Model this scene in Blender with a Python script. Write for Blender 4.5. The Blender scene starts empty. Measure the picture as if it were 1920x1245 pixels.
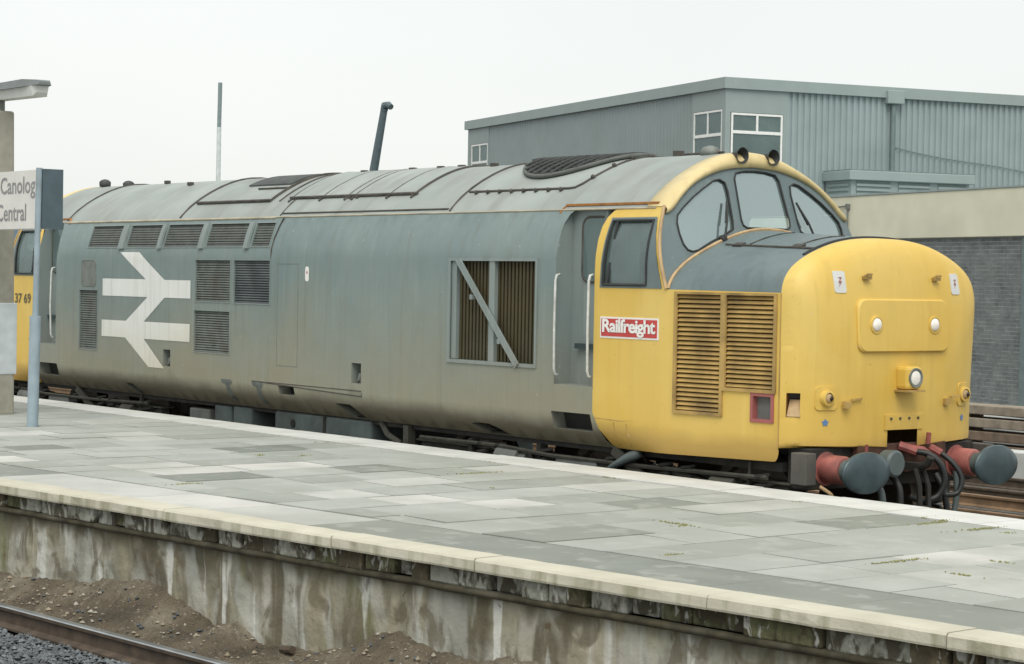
import bpy, bmesh, math, random
from mathutils import Vector, Matrix
from mathutils.geometry import delaunay_2d_cdt
random.seed(37)
sc = bpy.context.scene
R = math.radians

# ---------------------------------------------------------------- camera
cam_d = bpy.data.cameras.new('camera'); cam = bpy.data.objects.new('camera', cam_d)
sc.collection.objects.link(cam); sc.camera = cam
cam_d.sensor_width = 36; cam_d.lens = 36*3869.94/1920; cam_d.clip_start = .1; cam_d.clip_end = 3000
yaw, pitch, roll = 2.4751477, -.0247942, .017871
fw = Vector((math.cos(pitch)*math.cos(yaw), math.cos(pitch)*math.sin(yaw), math.sin(pitch)))
rt = fw.cross(Vector((0, 0, 1))).normalized(); up = rt.cross(fw)
r2 = rt*math.cos(roll)+up*math.sin(roll); u2 = -rt*math.sin(roll)+up*math.cos(roll)
cam.matrix_world = Matrix(((r2.x, u2.x, -fw.x, 12.2988), (r2.y, u2.y, -fw.y, -14.12735), (r2.z, u2.z, -fw.z, 2.64796), (0, 0, 0, 1)))

# ---------------------------------------------------------------- sky and sun (thin bright overcast)
SUN_DIR = Vector((.44, -.36, .82)).normalized()
w = bpy.data.worlds.new('World'); sc.world = w; w.use_nodes = True
nt = w.node_tree; nt.nodes.clear()
out = nt.nodes.new('ShaderNodeOutputWorld'); add = nt.nodes.new('ShaderNodeAddShader')
sky = nt.nodes.new('ShaderNodeTexSky'); sky.sky_type = 'NISHITA'; sky.sun_disc = False
sky.sun_elevation = math.asin(SUN_DIR.z); sky.sun_rotation = math.atan2(SUN_DIR.x, SUN_DIR.y)
sky.dust_density = 4; sky.air_density = 1.0
b1 = nt.nodes.new('ShaderNodeBackground'); b1.inputs[1].default_value = .014
nt.links.new(sky.outputs[0], b1.inputs[0])
tc = nt.nodes.new('ShaderNodeTexCoord'); nz = nt.nodes.new('ShaderNodeTexNoise')
nz.inputs['Scale'].default_value = 2.2; nz.inputs['Detail'].default_value = 3
nt.links.new(tc.outputs['Generated'], nz.inputs['Vector'])
rp = nt.nodes.new('ShaderNodeValToRGB'); nt.links.new(nz.outputs[0], rp.inputs[0])
rp.color_ramp.elements[0].position = .3; rp.color_ramp.elements[0].color = (.80, .825, .80, 1)
rp.color_ramp.elements[1].position = .75; rp.color_ramp.elements[1].color = (.93, .935, .905, 1)
b2 = nt.nodes.new('ShaderNodeBackground'); b2.inputs[1].default_value = .545
nt.links.new(rp.outputs[0], b2.inputs[0])
nt.links.new(b1.outputs[0], add.inputs[0]); nt.links.new(b2.outputs[0], add.inputs[1])
nt.links.new(add.outputs[0], out.inputs[0])
sun_d = bpy.data.lights.new('sun', 'SUN'); sun_d.energy = 1.15; sun_d.angle = R(40); sun_d.color = (1, .96, .88)
sun = bpy.data.objects.new('sun', sun_d); sc.collection.objects.link(sun)
sun.location = (20, -20, 30); sun.rotation_euler = (-SUN_DIR).to_track_quat('-Z', 'Y').to_euler()
sc.view_settings.view_transform = 'Standard'; sc.view_settings.look = 'None'
sc.view_settings.exposure = .86; sc.view_settings.gamma = 1
sc.render.filter_size = 2.1

# ---------------------------------------------------------------- materials
MAT = {}
def newmat(name):
    m = bpy.data.materials.new(name); m.use_nodes = True
    n = m.node_tree; b = n.nodes['Principled BSDF']; MAT[name] = m
    return m, n, b
def nnoise(n, scale, detail=4, vec=None, sx=(1, 1, 1)):
    t = n.nodes.new('ShaderNodeTexNoise'); t.inputs['Scale'].default_value = scale; t.inputs['Detail'].default_value = detail
    mp = n.nodes.new('ShaderNodeMapping'); mp.inputs['Scale'].default_value = sx
    g = n.nodes.new('ShaderNodeNewGeometry')
    n.links.new(g.outputs['Position'], mp.inputs[0]); n.links.new(mp.outputs[0], t.inputs['Vector'])
    return t.outputs[0]
def nramp(n, src, *stops):
    r = n.nodes.new('ShaderNodeValToRGB'); n.links.new(src, r.inputs[0])
    while len(r.color_ramp.elements) < len(stops): r.color_ramp.elements.new(.5)
    for e, (p, c) in zip(r.color_ramp.elements, stops):
        e.position = p; e.color = tuple(c)+(1,) if len(c) == 3 else c
    return r.outputs[0]
def nmix(n, f, a, b, mode='MIX'):
    m = n.nodes.new('ShaderNodeMix'); m.data_type = 'RGBA'; m.blend_type = mode
    for s, v in ((m.inputs[0], f), (m.inputs[6], a), (m.inputs[7], b)):
        if hasattr(v, 'links'): n.links.new(v, s)
        elif isinstance(v, (int, float)): s.default_value = v
        else: s.default_value = tuple(v)+(1,) if len(v) == 3 else v
    return m.outputs[2]
def nmath(n, op, a, b=0):
    m = n.nodes.new('ShaderNodeMath'); m.operation = op
    for s, v in ((m.inputs[0], a), (m.inputs[1], b)):
        if hasattr(v, 'links'): n.links.new(v, s)
        else: s.default_value = v
    return m.outputs[0]
def nbump(n, b, src, strength=.3, dist=.01):
    u = n.nodes.new('ShaderNodeBump'); u.inputs['Strength'].default_value = strength; u.inputs['Distance'].default_value = dist
    n.links.new(src, u.inputs['Height']); n.links.new(u.outputs[0], b.inputs['Normal'])
def posz(n):
    g = n.nodes.new('ShaderNodeNewGeometry'); s = n.nodes.new('ShaderNodeSeparateXYZ'); n.links.new(g.outputs['Position'], s.inputs[0])
    return s.outputs
def plain(name, col, rough=.6, metal=0, var=.12, scale=6, dirt=None, dirt_amt=.5):
    m, n, b = newmat(name)
    c2 = tuple(x*(1-var) for x in col); c3 = tuple(min(1, x*(1+var)) for x in col)
    o = nramp(n, nnoise(n, scale), (.3, c2), (.7, c3))
    if dirt:
        f = nramp(n, nnoise(n, scale*.45, 6), (.5, (0, 0, 0)), (.75, (dirt_amt,)*3))
        o = nmix(n, f, o, dirt)
    n.links.new(o, b.inputs['Base Color']); b.inputs['Roughness'].default_value = rough; b.inputs['Metallic'].default_value = metal
    return m
def flat(name, col, rough=.6, metal=0):
    return plain(name, col, rough, metal, var=.06, scale=9)

def loco_paint(name, col, col2, grime, z0, z1, amt, rough=.5, skirt=None, streak=.3, chip=(.5, .52, .5)):
    """old paint with traffic grime splashed up from the track"""
    m, n, b = newmat(name)
    def nn(scale, det, sx=(1, 1, 1), dist=0.):
        o = nnoise(n, scale, det, sx=sx); o.node.inputs['Distortion'].default_value = dist; return o
    o = nramp(n, nn(1.1, 7, (1, 1, .7), .5), (.3, col), (.7, col2))
    xyz = posz(n)
    zz = nmath(n, 'ADD', xyz[2], nmath(n, 'MULTIPLY', nn(.7, 7, (1, 1, .6), .6), 1.5))
    f = nramp(n, nmath(n, 'DIVIDE', nmath(n, 'SUBTRACT', zz, z0+.75), z1-z0), (.18, (amt,)*3), (.92, (0, 0, 0)))
    o = nmix(n, f, o, grime)
    st = nramp(n, nn(6, 6, (1.6, 1.6, .10), .15), (.53, (0, 0, 0)), (.75, (streak,)*3))
    o = nmix(n, st, o, tuple(x*.5 for x in grime))
    st = nramp(n, nn(9, 6, (1.3, 1.3, .08), .1), (.58, (0, 0, 0)), (.75, (streak*.6,)*3))
    o = nmix(n, st, o, tuple(min(1, x*1.5) for x in col2))
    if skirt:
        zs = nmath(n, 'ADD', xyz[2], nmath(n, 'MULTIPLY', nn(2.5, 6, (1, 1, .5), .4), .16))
        o = nmix(n, nramp(n, nmath(n, 'SUBTRACT', zs, 1.0), (.30, (.85,)*3), (.42, (0, 0, 0))), o, skirt)   # oily band on the skirt, shade of the turned-under side mixed into its colour
    sp = nramp(n, nn(20, 3), (.72, (0, 0, 0)), (.75, (.45,)*3))
    o = nmix(n, sp, o, chip)
    sp = nramp(n, nn(27, 3, (1, 1, .8)), (.72, (0, 0, 0)), (.75, (.4,)*3))
    o = nmix(n, sp, o, tuple(x*.45 for x in grime))
    n.links.new(o, b.inputs['Base Color'])
    rr = nramp(n, nn(3, 5), (.3, (rough-.1,)*3), (.7, (rough+.15,)*3)); n.links.new(rr, b.inputs['Roughness'])
    b.inputs['Specular IOR Level'].default_value = .5
    nbump(n, b, nn(1.6, 3), .5, .03)
    return m
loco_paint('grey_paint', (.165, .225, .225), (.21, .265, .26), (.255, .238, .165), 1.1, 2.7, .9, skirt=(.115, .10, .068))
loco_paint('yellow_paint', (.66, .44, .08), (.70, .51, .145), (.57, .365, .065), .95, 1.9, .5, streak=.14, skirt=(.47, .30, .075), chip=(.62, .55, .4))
loco_paint('faded_lit_yellow', (.62, .50, .24), (.66, .54, .28), (.55, .42, .2), .95, 1.9, .2)  # brow yellow: faded paint, plus skyward brightness put into the colour
loco_paint('dark_paint', (.11, .155, .163), (.145, .19, .195), (.13, .15, .14), .5, 1.6, .3, .45)
loco_paint('logo_white', (.72, .74, .72), (.78, .79, .77), (.56, .52, .38), 1.2, 2.3, .8)
loco_paint('frame_grey', (.20, .25, .25), (.24, .28, .27), (.23, .22, .17), 1.1, 2.3, .7)
def roof_mat():
    m, n, b = newmat('roof_paint')
    o = nramp(n, nnoise(n, 1.1, 5), (.3, (.25, .285, .27)), (.7, (.34, .38, .36)))
    g = n.nodes.new('ShaderNodeNewGeometry'); mp = n.nodes.new('ShaderNodeMapping'); mp.inputs['Location'].default_value = (9.9*.62, 0, -3.95*.9)
    mp.inputs['Scale'].default_value = (.62, 1.0, .9); n.links.new(g.outputs['Position'], mp.inputs[0])
    v = n.nodes.new('ShaderNodeVectorMath'); v.operation = 'LENGTH'; n.links.new(mp.outputs[0], v.inputs[0])
    d = nmath(n, 'ADD', v.outputs['Value'], nmath(n, 'MULTIPLY', nnoise(n, 2, 5), .5))
    o = nmix(n, nramp(n, d, (.5, (.75,)*3), (1.05, (0, 0, 0))), o, (.085, .09, .085))   # exhaust soot
    st = nramp(n, nnoise(n, 4, 6, sx=(1.5, .25, .25)), (.5, (0, 0, 0)), (.75, (.5,)*3))
    o = nmix(n, st, o, (.19, .195, .165))
    o = nmix(n, nramp(n, nnoise(n, 1.8, 7), (.5, (0, 0, 0)), (.68, (.45,)*3)), o, (.24, .25, .225))
    n.links.new(o, b.inputs['Base Color']); b.inputs['Roughness'].default_value = .55; nbump(n, b, nnoise(n, 1.6, 3), .5, .03)
roof_mat()
plain('roof_dark', (.055, .062, .06), .7, var=.3)
plain('seam', (.07, .065, .055), .8, var=.35)
plain('rust', (.33, .14, .035), .8, var=.3, scale=12)
plain('drag_rust', (.075, .035, .022), .85, var=.5, scale=9)
plain('pipe_red', (.26, .075, .065), .6, var=.3, scale=12, dirt=(.08, .05, .04), dirt_amt=.9)
plain('cream_trim', (.44, .31, .165), .7, var=.2, scale=10)
plain('cantrail_cream', (.42, .37, .27), .7, var=.25, scale=4)
plain('black_rubber', (.026, .03, .03), .7)
plain('louvre_mid', (.085, .088, .076), .9)
plain('louvre_dark', (.02, .02, .017), .9)
plain('slat_grey', (.16, .18, .165), .6, var=.2, scale=8, dirt=(.10, .09, .06), dirt_amt=.7)
plain('splash_oil', (.10, .115, .105), .5, var=.3, scale=12)
plain('slat_dark', (.095, .105, .095), .6, var=.2, scale=8)
plain('slat_sooty', (.13, .155, .155), .6, var=.25, scale=4, dirt=(.04, .05, .055), dirt_amt=.9)
plain('slat_yellow', (.40, .265, .085), .6, var=.25, scale=5, dirt=(.15, .10, .045), dirt_amt=.95)
plain('grille_rust', (.075, .035, .012), .9, var=.3)
plain('fin_brown', (.058, .048, .020), .7, var=.2, scale=3, dirt=(.05, .06, .035), dirt_amt=.7)
plain('white_metal', (.56, .58, .56), .5, var=.15, scale=14, dirt=(.3, .29, .25), dirt_amt=.6)
plain('railfreight_red', (.50, .055, .05), .5)
flat('sign_white', (.78, .78, .76), .5)
flat('pink_red', (.33, .105, .095), .6)
plain('buffer_red', (.32, .11, .095), .55, var=.3, scale=7, dirt=(.07, .05, .04), dirt_amt=.95)
plain('buffer_head', (.06, .09, .10), .33, metal=.2, var=.2, scale=7, dirt=(.03, .035, .035))
plain('underframe', (.016, .016, .014), .85, var=.4, scale=9, dirt=(.045, .038, .026), dirt_amt=.8)
plain('bogie_grey', (.055, .055, .043), .8, var=.3, scale=10, dirt=(.035, .03, .022), dirt_amt=.8)
plain('plate_brown', (.085, .08, .07), .8, var=.2, scale=5)
plain('tank_grey', (.085, .11, .105), .75, var=.25, scale=5, dirt=(.05, .045, .03))
plain('box_grey', (.15, .16, .15), .7, var=.2, scale=5, dirt=(.09, .08, .06))
plain('hose_black', (.016, .019, .019), .5)
plain('hose_grey', (.085, .11, .11), .5)
plain('wheel_steel', (.12, .10, .075), .55, metal=.4)
plain('cab_cream', (.42, .47, .43), .7)
plain('cab_dark', (.03, .05, .05), .7)
flat('star_blue', (.10, .21, .40), .5); flat('flash_red', (.33, .12, .10), .6); flat('plate_white', (.60, .62, .60), .6)
plain('lamp_lens', (.86, .83, .76), .12, var=.08, scale=30)
plain('lamp_dark', (.03, .015, .012), .2)
def glass(name, tint, refl):
    m, n, b = newmat(name); n.nodes.remove(b)
    o = n.nodes['Material Output']; t = n.nodes.new('ShaderNodeBsdfTransparent'); t.inputs[0].default_value = tint+(1,)
    g = n.nodes.new('ShaderNodeBsdfGlossy'); g.inputs['Roughness'].default_value = .04; g.inputs[0].default_value = (.84, .96, .96, 1)
    f = n.nodes.new('ShaderNodeFresnel'); f.inputs[0].default_value = 1.5
    a = nmath(n, 'ADD', f.outputs[0], refl)
    mx = n.nodes.new('ShaderNodeMixShader'); n.links.new(a, mx.inputs[0]); n.links.new(t.outputs[0], mx.inputs[1]); n.links.new(g.outputs[0], mx.inputs[2])
    d = n.nodes.new('ShaderNodeBsdfDiffuse'); d.inputs[0].default_value = (.28, .37, .365, 1)
    m2 = n.nodes.new('ShaderNodeMixShader'); n.links.new(nramp(n, nnoise(n, 2.5, 4), (.3, (.25,)*3), (.8, (.45,)*3)), m2.inputs[0])
    n.links.new(mx.outputs[0], m2.inputs[1]); n.links.new(d.outputs[0], m2.inputs[2])   # teal film: road dirt, with sky reflection put into its colour
    n.links.new(m2.outputs[0], o.inputs[0])
glass('glass', (.72, .86, .85), .42)
glass('glass_building', (.5, .66, .66), .02)
glass('glass_side', (.62, .74, .73), .05)
# platform
for i, c in enumerate([(.38, .40, .37), (.30, .32, .29), (.35, .37, .34), (.47, .48, .45), (.195, .213, .19), (.54, .54, .51)]):
    m, n, b = newmat('slab%d' % i)
    o = nramp(n, nnoise(n, 2.0, 6), (.3, tuple(x*.88 for x in c)), (.7, tuple(x*1.08 for x in c)))
    o = nmix(n, nramp(n, nnoise(n, 22, 4), (.6, (0, 0, 0)), (.72, (.22,)*3)), o, (.23, .24, .2))
    o = nmix(n, nramp(n, nnoise(n, 1.1, 6), (.52, (0, 0, 0)), (.7, (.35,)*3)), o, (.29, .31, .27))
    n.links.new(o, b.inputs['Base Color']); b.inputs['Roughness'].default_value = .8
    o = nmix(n, nramp(n, nnoise(n, .55, 7), (.42, (0, 0, 0)), (.62, (.4,)*3)), o, (.27, .28, .24))
    o = nmix(n, nramp(n, nnoise(n, 5, 7), (.56, (0, 0, 0)), (.66, (.3,)*3)), o, (.45, .45, .41))
    o = nmix(n, nramp(n, nnoise(n, 33, 3), (.70, (0, 0, 0)), (.74, (.45,)*3)), o, (.14, .145, .12))
    n.links.new(o, b.inputs['Base Color'])
    nbump(n, b, nnoise(n, 60, 4), .35, .004)
plain('joint', (.14, .145, .115), .95, var=.3, scale=14, dirt=(.10, .12, .04))
plain('edge_white', (.58, .59, .565), .75, var=.1, scale=3, dirt=(.42, .42, .37), dirt_amt=.7)
def coping():
    m, n, b = newmat('coping_cream')
    o = nramp(n, nnoise(n, 2.5, 6), (.3, (.47, .45, .36)), (.7, (.58, .56, .46)))
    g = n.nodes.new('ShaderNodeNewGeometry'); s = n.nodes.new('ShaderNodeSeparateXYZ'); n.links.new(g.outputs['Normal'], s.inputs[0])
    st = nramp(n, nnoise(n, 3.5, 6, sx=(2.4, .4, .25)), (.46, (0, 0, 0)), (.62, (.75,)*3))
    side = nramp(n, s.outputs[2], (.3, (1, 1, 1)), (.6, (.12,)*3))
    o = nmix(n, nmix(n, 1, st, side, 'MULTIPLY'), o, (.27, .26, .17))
    n.links.new(o, b.inputs['Base Color']); b.inputs['Roughness'].default_value = .85
    nbump(n, b, nnoise(n, 40, 5), .5, .006)
coping()
def wall_mat():
    m, n, b = newmat('stained_concrete')
    def nn(scale, det, sx=(1, 1, 1), dist=0.):
        o = nnoise(n, scale, det, sx=sx); o.node.inputs['Distortion'].default_value = dist; return o
    o = nramp(n, nn(1.7, 8, dist=.6), (.32, (.11, .105, .072)), (.47, (.28, .275, .225)), (.64, (.48, .485, .44)))
    o = nmix(n, nramp(n, nn(1.5, 6, (1.2, .5, .45), .8), (.42, (0, 0, 0)), (.62, (.75,)*3)), o, (.35, .315, .215))     # ochre damp
    o = nmix(n, nramp(n, nn(2.6, 7, (1.3, .4, .30), .7), (.50, (0, 0, 0)), (.60, (.85,)*3)), o, (.10, .085, .05))      # dark runs
    o = nmix(n, nramp(n, nn(3.1, 6, (1.7, .4, .20), .8), (.56, (0, 0, 0)), (.64, (.8,)*3)), o, (.66, .67, .63))        # lime runs
    o = nmix(n, nramp(n, nn(2.0, 7, (1.2, .4, .5), .5), (.57, (0, 0, 0)), (.7, (.65,)*3)), o, (.17, .18, .075))        # algae
    o = nmix(n, nramp(n, nn(7, 6, (1.2, .4, .35), .6), (.55, (0, 0, 0)), (.66, (.5,)*3)), o, (.16, .14, .10))
    o = nmix(n, nramp(n, nn(12, 4, dist=.5), (.68, (0, 0, 0)), (.73, (.75,)*3)), o, (.12, .08, .045))                  # spalls
    o = nmix(n, nramp(n, nn(1.9, 8, (1, .5, .45), 1.2), (.55, (0, 0, 0)), (.61, (.5,)*3)), o, (.46, .475, .44))       # flaking lime
    o = nmix(n, nramp(n, nn(3.4, 8, (1, .5, .7), 1.1), (.56, (0, 0, 0)), (.62, (.75,)*3)), o, (.13, .112, .07))
    # damp line creeping down from the ledge
    xyz = posz(n); d = nmath(n, 'ADD', nmath(n, 'MULTIPLY', xyz[2], 1.0), nmath(n, 'MULTIPLY', nn(2.2, 6, (1.8, .4, .3), .6), .62))
    o = nmix(n, nramp(n, d, (.86, (0, 0, 0)), (.99, (.75,)*3)), o, (.12, .108, .066))
    n.links.new(o, b.inputs['Base Color']); b.inputs['Roughness'].default_value = .9
    nbump(n, b, nnoise(n, 9, 8), .8, .025)
wall_mat()
def corbel(name, lo, hi):
    m, n, b = newmat(name)
    def nn(scale, det, sx=(1, 1, 1), dist=0.):
        o = nnoise(n, scale, det, sx=sx); o.node.inputs['Distortion'].default_value = dist; return o
    o = nramp(n, nn(7, 8, dist=.8), (.3, lo), (.7, hi))
    o = nmix(n, nramp(n, nn(9, 7, (1, .4, .6), .9), (.46, (0, 0, 0)), (.56, (.9,)*3)), o, (.055, .046, .027))
    o = nmix(n, nramp(n, nn(13, 6, (1, .4, .5), .9), (.58, (0, 0, 0)), (.65, (.8,)*3)), o, (.45, .46, .42))
    n.links.new(o, b.inputs['Base Color']); b.inputs['Roughness'].default_value = .95
    nbump(n, b, nnoise(n, 20, 7), 1, .02)
corbel('corbel_pale', (.22, .225, .185), (.36, .37, .32)); corbel('corbel_brown', (.06, .05, .03), (.12, .10, .06)); corbel('corbel_moss', (.07, .07, .032), (.15, .15, .08))
plain('ledge_dark', (.05, .044, .025), .95, var=.5, scale=9, dirt=(.12, .115, .085), dirt_amt=.6)
def dirt_mat():
    m, n, b = newmat('dirt')
    o = nramp(n, nnoise(n, 2.2, 8), (.30, (.065, .052, .034)), (.5, (.14, .115, .08)), (.70, (.22, .195, .145)))
    o = nmix(n, nramp(n, nnoise(n, 30, 4), (.6, (0, 0, 0)), (.7, (.6,)*3)), o, (.33, .30, .25))
    o = nmix(n, nramp(n, nnoise(n, 26, 4, sx=(1, 1, 1.3)), (.62, (0, 0, 0)), (.7, (.7,)*3)), o, (.06, .05, .03))
    o = nmix(n, nramp(n, nnoise(n, 6, 7), (.5, (0, 0, 0)), (.66, (.6,)*3)), o, (.075, .066, .045))
    n.links.new(o, b.inputs['Base Color']); b.inputs['Roughness'].default_value = .95
    nbump(n, b, nnoise(n, 45, 8), 1, .04)
dirt_mat()
plain('stone_grey', (.135, .15, .158), .85, var=.4, scale=11)
plain('stone_dark', (.085, .095, .10), .85, var=.4, scale=11)
plain('stone_tan', (.27, .23, .17), .9, var=.3, scale=11)
plain('stone_pale', (.34, .32, .27), .9, var=.2, scale=11)
plain('ballast_ground', (.10, .105, .10), .95, var=.5, scale=18, dirt=(.16, .12, .08), dirt_amt=.7)
plain('rail_head', (.40, .42, .43), .28, metal=.8, var=.15, scale=5)
plain('rail_rust', (.075, .055, .038), .8, var=.35, scale=9)
plain('rail_rust_light', (.20, .13, .075), .8, var=.3, scale=4)
plain('sleeper', (.10, .085, .065), .9, var=.3, scale=7)
plain('moss', (.19, .19, .065), .95, var=.35, scale=30)
# buildings
plain('clad_left', (.245, .30, .30), .6, var=.05, scale=1.2, dirt=(.20, .24, .23), dirt_amt=.6)
plain('clad_right', (.28, .345, .35), .55, var=.08, scale=1.0, dirt=(.24, .295, .30), dirt_amt=.6)
plain('clad_flat', (.27, .325, .32), .6, var=.04, scale=2)
plain('clad_trim', (.28, .34, .335), .55, var=.05, scale=1.5)
plain('clad_roof', (.20, .23, .23), .8)
plain('downpipe', (.15, .20, .195), .6)
plain('beige_render', (.70, .69, .54), .8, var=.06, scale=1.5, dirt=(.56, .55, .44), dirt_amt=.5)
plain('brick_grey', (.15, .168, .17), .85, var=.3, scale=4.3, dirt=(.21, .225, .22), dirt_amt=.6)
plain('mortar', (.37, .385, .375), .95, var=.1)
plain('pale_concrete', (.46, .48, .46), .85, var=.15, scale=2)
flat('frame_white', (.78, .79, .77), .5)
plain('blind', (.20, .225, .20), .8, var=.1, scale=3)
plain('room_dark', (.10, .135, .14), .9)
plain('timber_brown', (.16, .12, .085), .9, var=.3, scale=6)
plain('timber_pale', (.26, .22, .17), .9, var=.3, scale=6)
plain('concrete_column', (.33, .32, .265), .9, var=.12, scale=9, dirt=(.24, .235, .19))
plain('lantern_grey', (.17, .19, .19), .6)
plain('lantern_bowl', (.62, .64, .61), .4, var=.05)
plain('sign_board', (.70, .69, .66), .55, var=.05, scale=3)
plain('sign_end', (.07, .105, .125), .5)
plain('sign_grey', (.26, .265, .265), .6)
plain('sign_text', (.10, .09, .06), .6)
plain('post_blue', (.29, .37, .42), .5, var=.12, scale=6, dirt=(.16, .17, .17), dirt_amt=.5)
plain('post_rust', (.20, .12, .10), .8, var=.3, scale=14)
plain('notice_white', (.55, .60, .62), .6)
plain('mast_dark', (.22, .29, .29), .6)
plain('mast_pale', (.62, .68, .67), .6)
plain('pole_dark', (.10, .14, .155), .6)
plain('far_blue', (.17, .24, .29), .7)
plain('far_white', (.5, .53, .53), .8)

# ---------------------------------------------------------------- mesh helpers
COL = sc.collection
LX = -17.5
class MB:
    def __init__(s): s.v = []; s.f = []; s.m = []; s.nrm = None
    def add(s, vs, fs, mi=0):
        o = len(s.v); s.v += [tuple(v) for v in vs]; s.f += [tuple(o+i for i in f) for f in fs]; s.m += [mi]*len(fs); return s
    def box(s, x0, x1, y0, y1, z0, z1, mi=0):
        vs = [(x, y, z) for z in (z0, z1) for y in (y0, y1) for x in (x0, x1)]
        return s.add(vs, [(0, 2, 3, 1), (4, 5, 7, 6), (0, 1, 5, 4), (2, 6, 7, 3), (0, 4, 6, 2), (1, 3, 7, 5)], mi)
    def obox(s, c, ax, ay, az, mi=0):
        c = Vector(c); ax, ay, az = Vector(ax), Vector(ay), Vector(az)
        vs = [c+i*ax+j*ay+k*az for k in (-1, 1) for j in (-1, 1) for i in (-1, 1)]
        return s.add(vs, [(0, 2, 3, 1), (4, 5, 7, 6), (0, 1, 5, 4), (2, 6, 7, 3), (0, 4, 6, 2), (1, 3, 7, 5)], mi)
    def bar(s, a, b, wx, wz, mi=0, upv=(0, 0, 1)):
        a, b = Vector(a), Vector(b); d = (b-a); L = d.length; d.normalize()
        sd = d.cross(Vector(upv)).normalized(); u = sd.cross(d)
        return s.obox((a+b)/2, d*L/2, sd*wx/2, u*wz/2, mi)
    def tube(s, pts, r, seg=8, mi=0, cap=True):
        pts = [Vector(p) for p in pts]; n = len(pts); rr = r if isinstance(r, (list, tuple)) else [r]*n
        rings = []; pu = None
        for i, p in enumerate(pts):
            d = (pts[min(i+1, n-1)]-pts[max(i-1, 0)]).normalized()
            if pu is None:
                pu = d.orthogonal().normalized()
            else:
                pu = (pu-d*pu.dot(d)).normalized()
            q = d.cross(pu)
            rings.append([p+(pu*math.cos(2*math.pi*k/seg)+q*math.sin(2*math.pi*k/seg))*rr[i] for k in range(seg)])
        o = [v for r_ in rings for v in r_]; fs = []
        for i in range(n-1):
            for k in range(seg):
                fs.append((i*seg+k, i*seg+(k+1) % seg, (i+1)*seg+(k+1) % seg, (i+1)*seg+k))
        if cap:
            fs.append(tuple(range(seg-1, -1, -1))); fs.append(tuple((n-1)*seg+k for k in range(seg)))
        return s.add(o, fs, mi)
    def lathe(s, c, axis, prof, seg=24, mi=0, sy=1, sz=1, capend=True):
        """prof: (distance along axis, radius); sy, sz squash the section"""
        c = Vector(c); a = Vector(axis).normalized()
        e1 = Vector((0, 1, 0)) if abs(a.y) < .9 else Vector((1, 0, 0)); e1 = (e1-a*e1.dot(a)).normalized(); e2 = a.cross(e1)
        vs = []; fs = []
        for d, r in prof:
            for k in range(seg):
                t = 2*math.pi*k/seg; vs.append(c+a*d+e1*(r*sy*math.cos(t))+e2*(r*sz*math.sin(t)))
        for i in range(len(prof)-1):
            for k in range(seg): fs.append((i*seg+k, i*seg+(k+1) % seg, (i+1)*seg+(k+1) % seg, (i+1)*seg+k))
        if capend:
            fs.append(tuple(range(seg-1, -1, -1))); fs.append(tuple((len(prof)-1)*seg+k for k in range(seg)))
        return s.add(vs, fs, mi)
    def grid(s, rows, mi=0, flip=False):
        n = len(rows[0]); vs = [v for r in rows for v in r]; fs = []
        for i in range(len(rows)-1):
            for k in range(n-1):
                q = (i*n+k, i*n+k+1, (i+1)*n+k+1, (i+1)*n+k); fs.append(q[::-1] if flip else q)
        return s.add(vs, fs, mi)
    def build(s, name, mats, parent=None, smooth=False, mirror=False, bevel=0, loc=None, fix=False, angle=None):
        vs = s.v; fs = s.f
        nr = s.nrm
        if mirror:
            vs = [(LX-x, y, z) for x, y, z in vs]; fs = [f[::-1] for f in fs]
            if nr: nr = [(-a, b, c) for a, b, c in nr]
        org = Vector((0, 0, 0)); p = parent
        while p: org += p.location; p = p.parent
        o_loc = Vector((0, 0, 0))
        if loc is not None: o_loc = Vector(loc)-org
        me = bpy.data.meshes.new(name); base = org+o_loc
        me.from_pydata([tuple(Vector(v)-base) for v in vs], [], fs)
        for m in (mats if isinstance(mats, (list, tuple)) else [mats]): me.materials.append(MAT[m])
        if any(s.m): me.polygons.foreach_set('material_index', s.m)
        if fix:
            bm = bmesh.new(); bm.from_mesh(me); bmesh.ops.recalc_face_normals(bm, faces=bm.faces); bm.to_mesh(me); bm.free()
        if smooth or nr: me.polygons.foreach_set('use_smooth', [True]*len(me.polygons))
        me.update()
        if smooth and angle: me.set_sharp_from_angle(angle=R(angle))
        if nr: me.normals_split_custom_set_from_vertices([tuple(v) for v in nr])
        o = bpy.data.objects.new(name, me); COL.objects.link(o); o.parent = parent; o.location = o_loc
        if bevel:
            b = o.modifiers.new('bevel', 'BEVEL'); b.width = bevel; b.segments = 2; b.limit_method = 'ANGLE'; b.angle_limit = R(40)
        return o
def empty(name, loc, label=None, cat=None, group=None, kind=None):
    o = bpy.data.objects.new(name, None); COL.objects.link(o); o.location = loc; o.empty_display_size = .3
    return tag(o, label, cat, group, kind)
def tag(o, label=None, cat=None, group=None, kind=None):
    if label: o['label'] = label
    if cat: o['category'] = cat
    if group: o['group'] = group
    if kind: o['kind'] = kind
    return o
def inst(src, parent, loc, rot=None):
    """copy of a piece sharing its mesh, at a world location"""
    o = src.copy(); COL.objects.link(o); o.parent = parent
    org = Vector((0, 0, 0)); p = parent
    while p: org += p.location; p = p.parent
    o.location = Vector(loc)-org
    if rot: o.rotation_euler = rot
    return o
def pip(p, poly):
    x, y = p; c = False; n = len(poly); j = n-1
    for i in range(n):
        xi, yi = poly[i]; xj, yj = poly[j]
        if (yi > y) != (yj > y) and x < (xj-xi)*(y-yi)/(yj-yi)+xi: c = not c
        j = i
    return c
def segdist(p, a, b):
    ax, ay = a; bx, by = b; dx, dy = bx-ax, by-ay; L = dx*dx+dy*dy
    t = 0 if L == 0 else max(0, min(1, ((p[0]-ax)*dx+(p[1]-ay)*dy)/L))
    return math.hypot(p[0]-ax-t*dx, p[1]-ay-t*dy)
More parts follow.
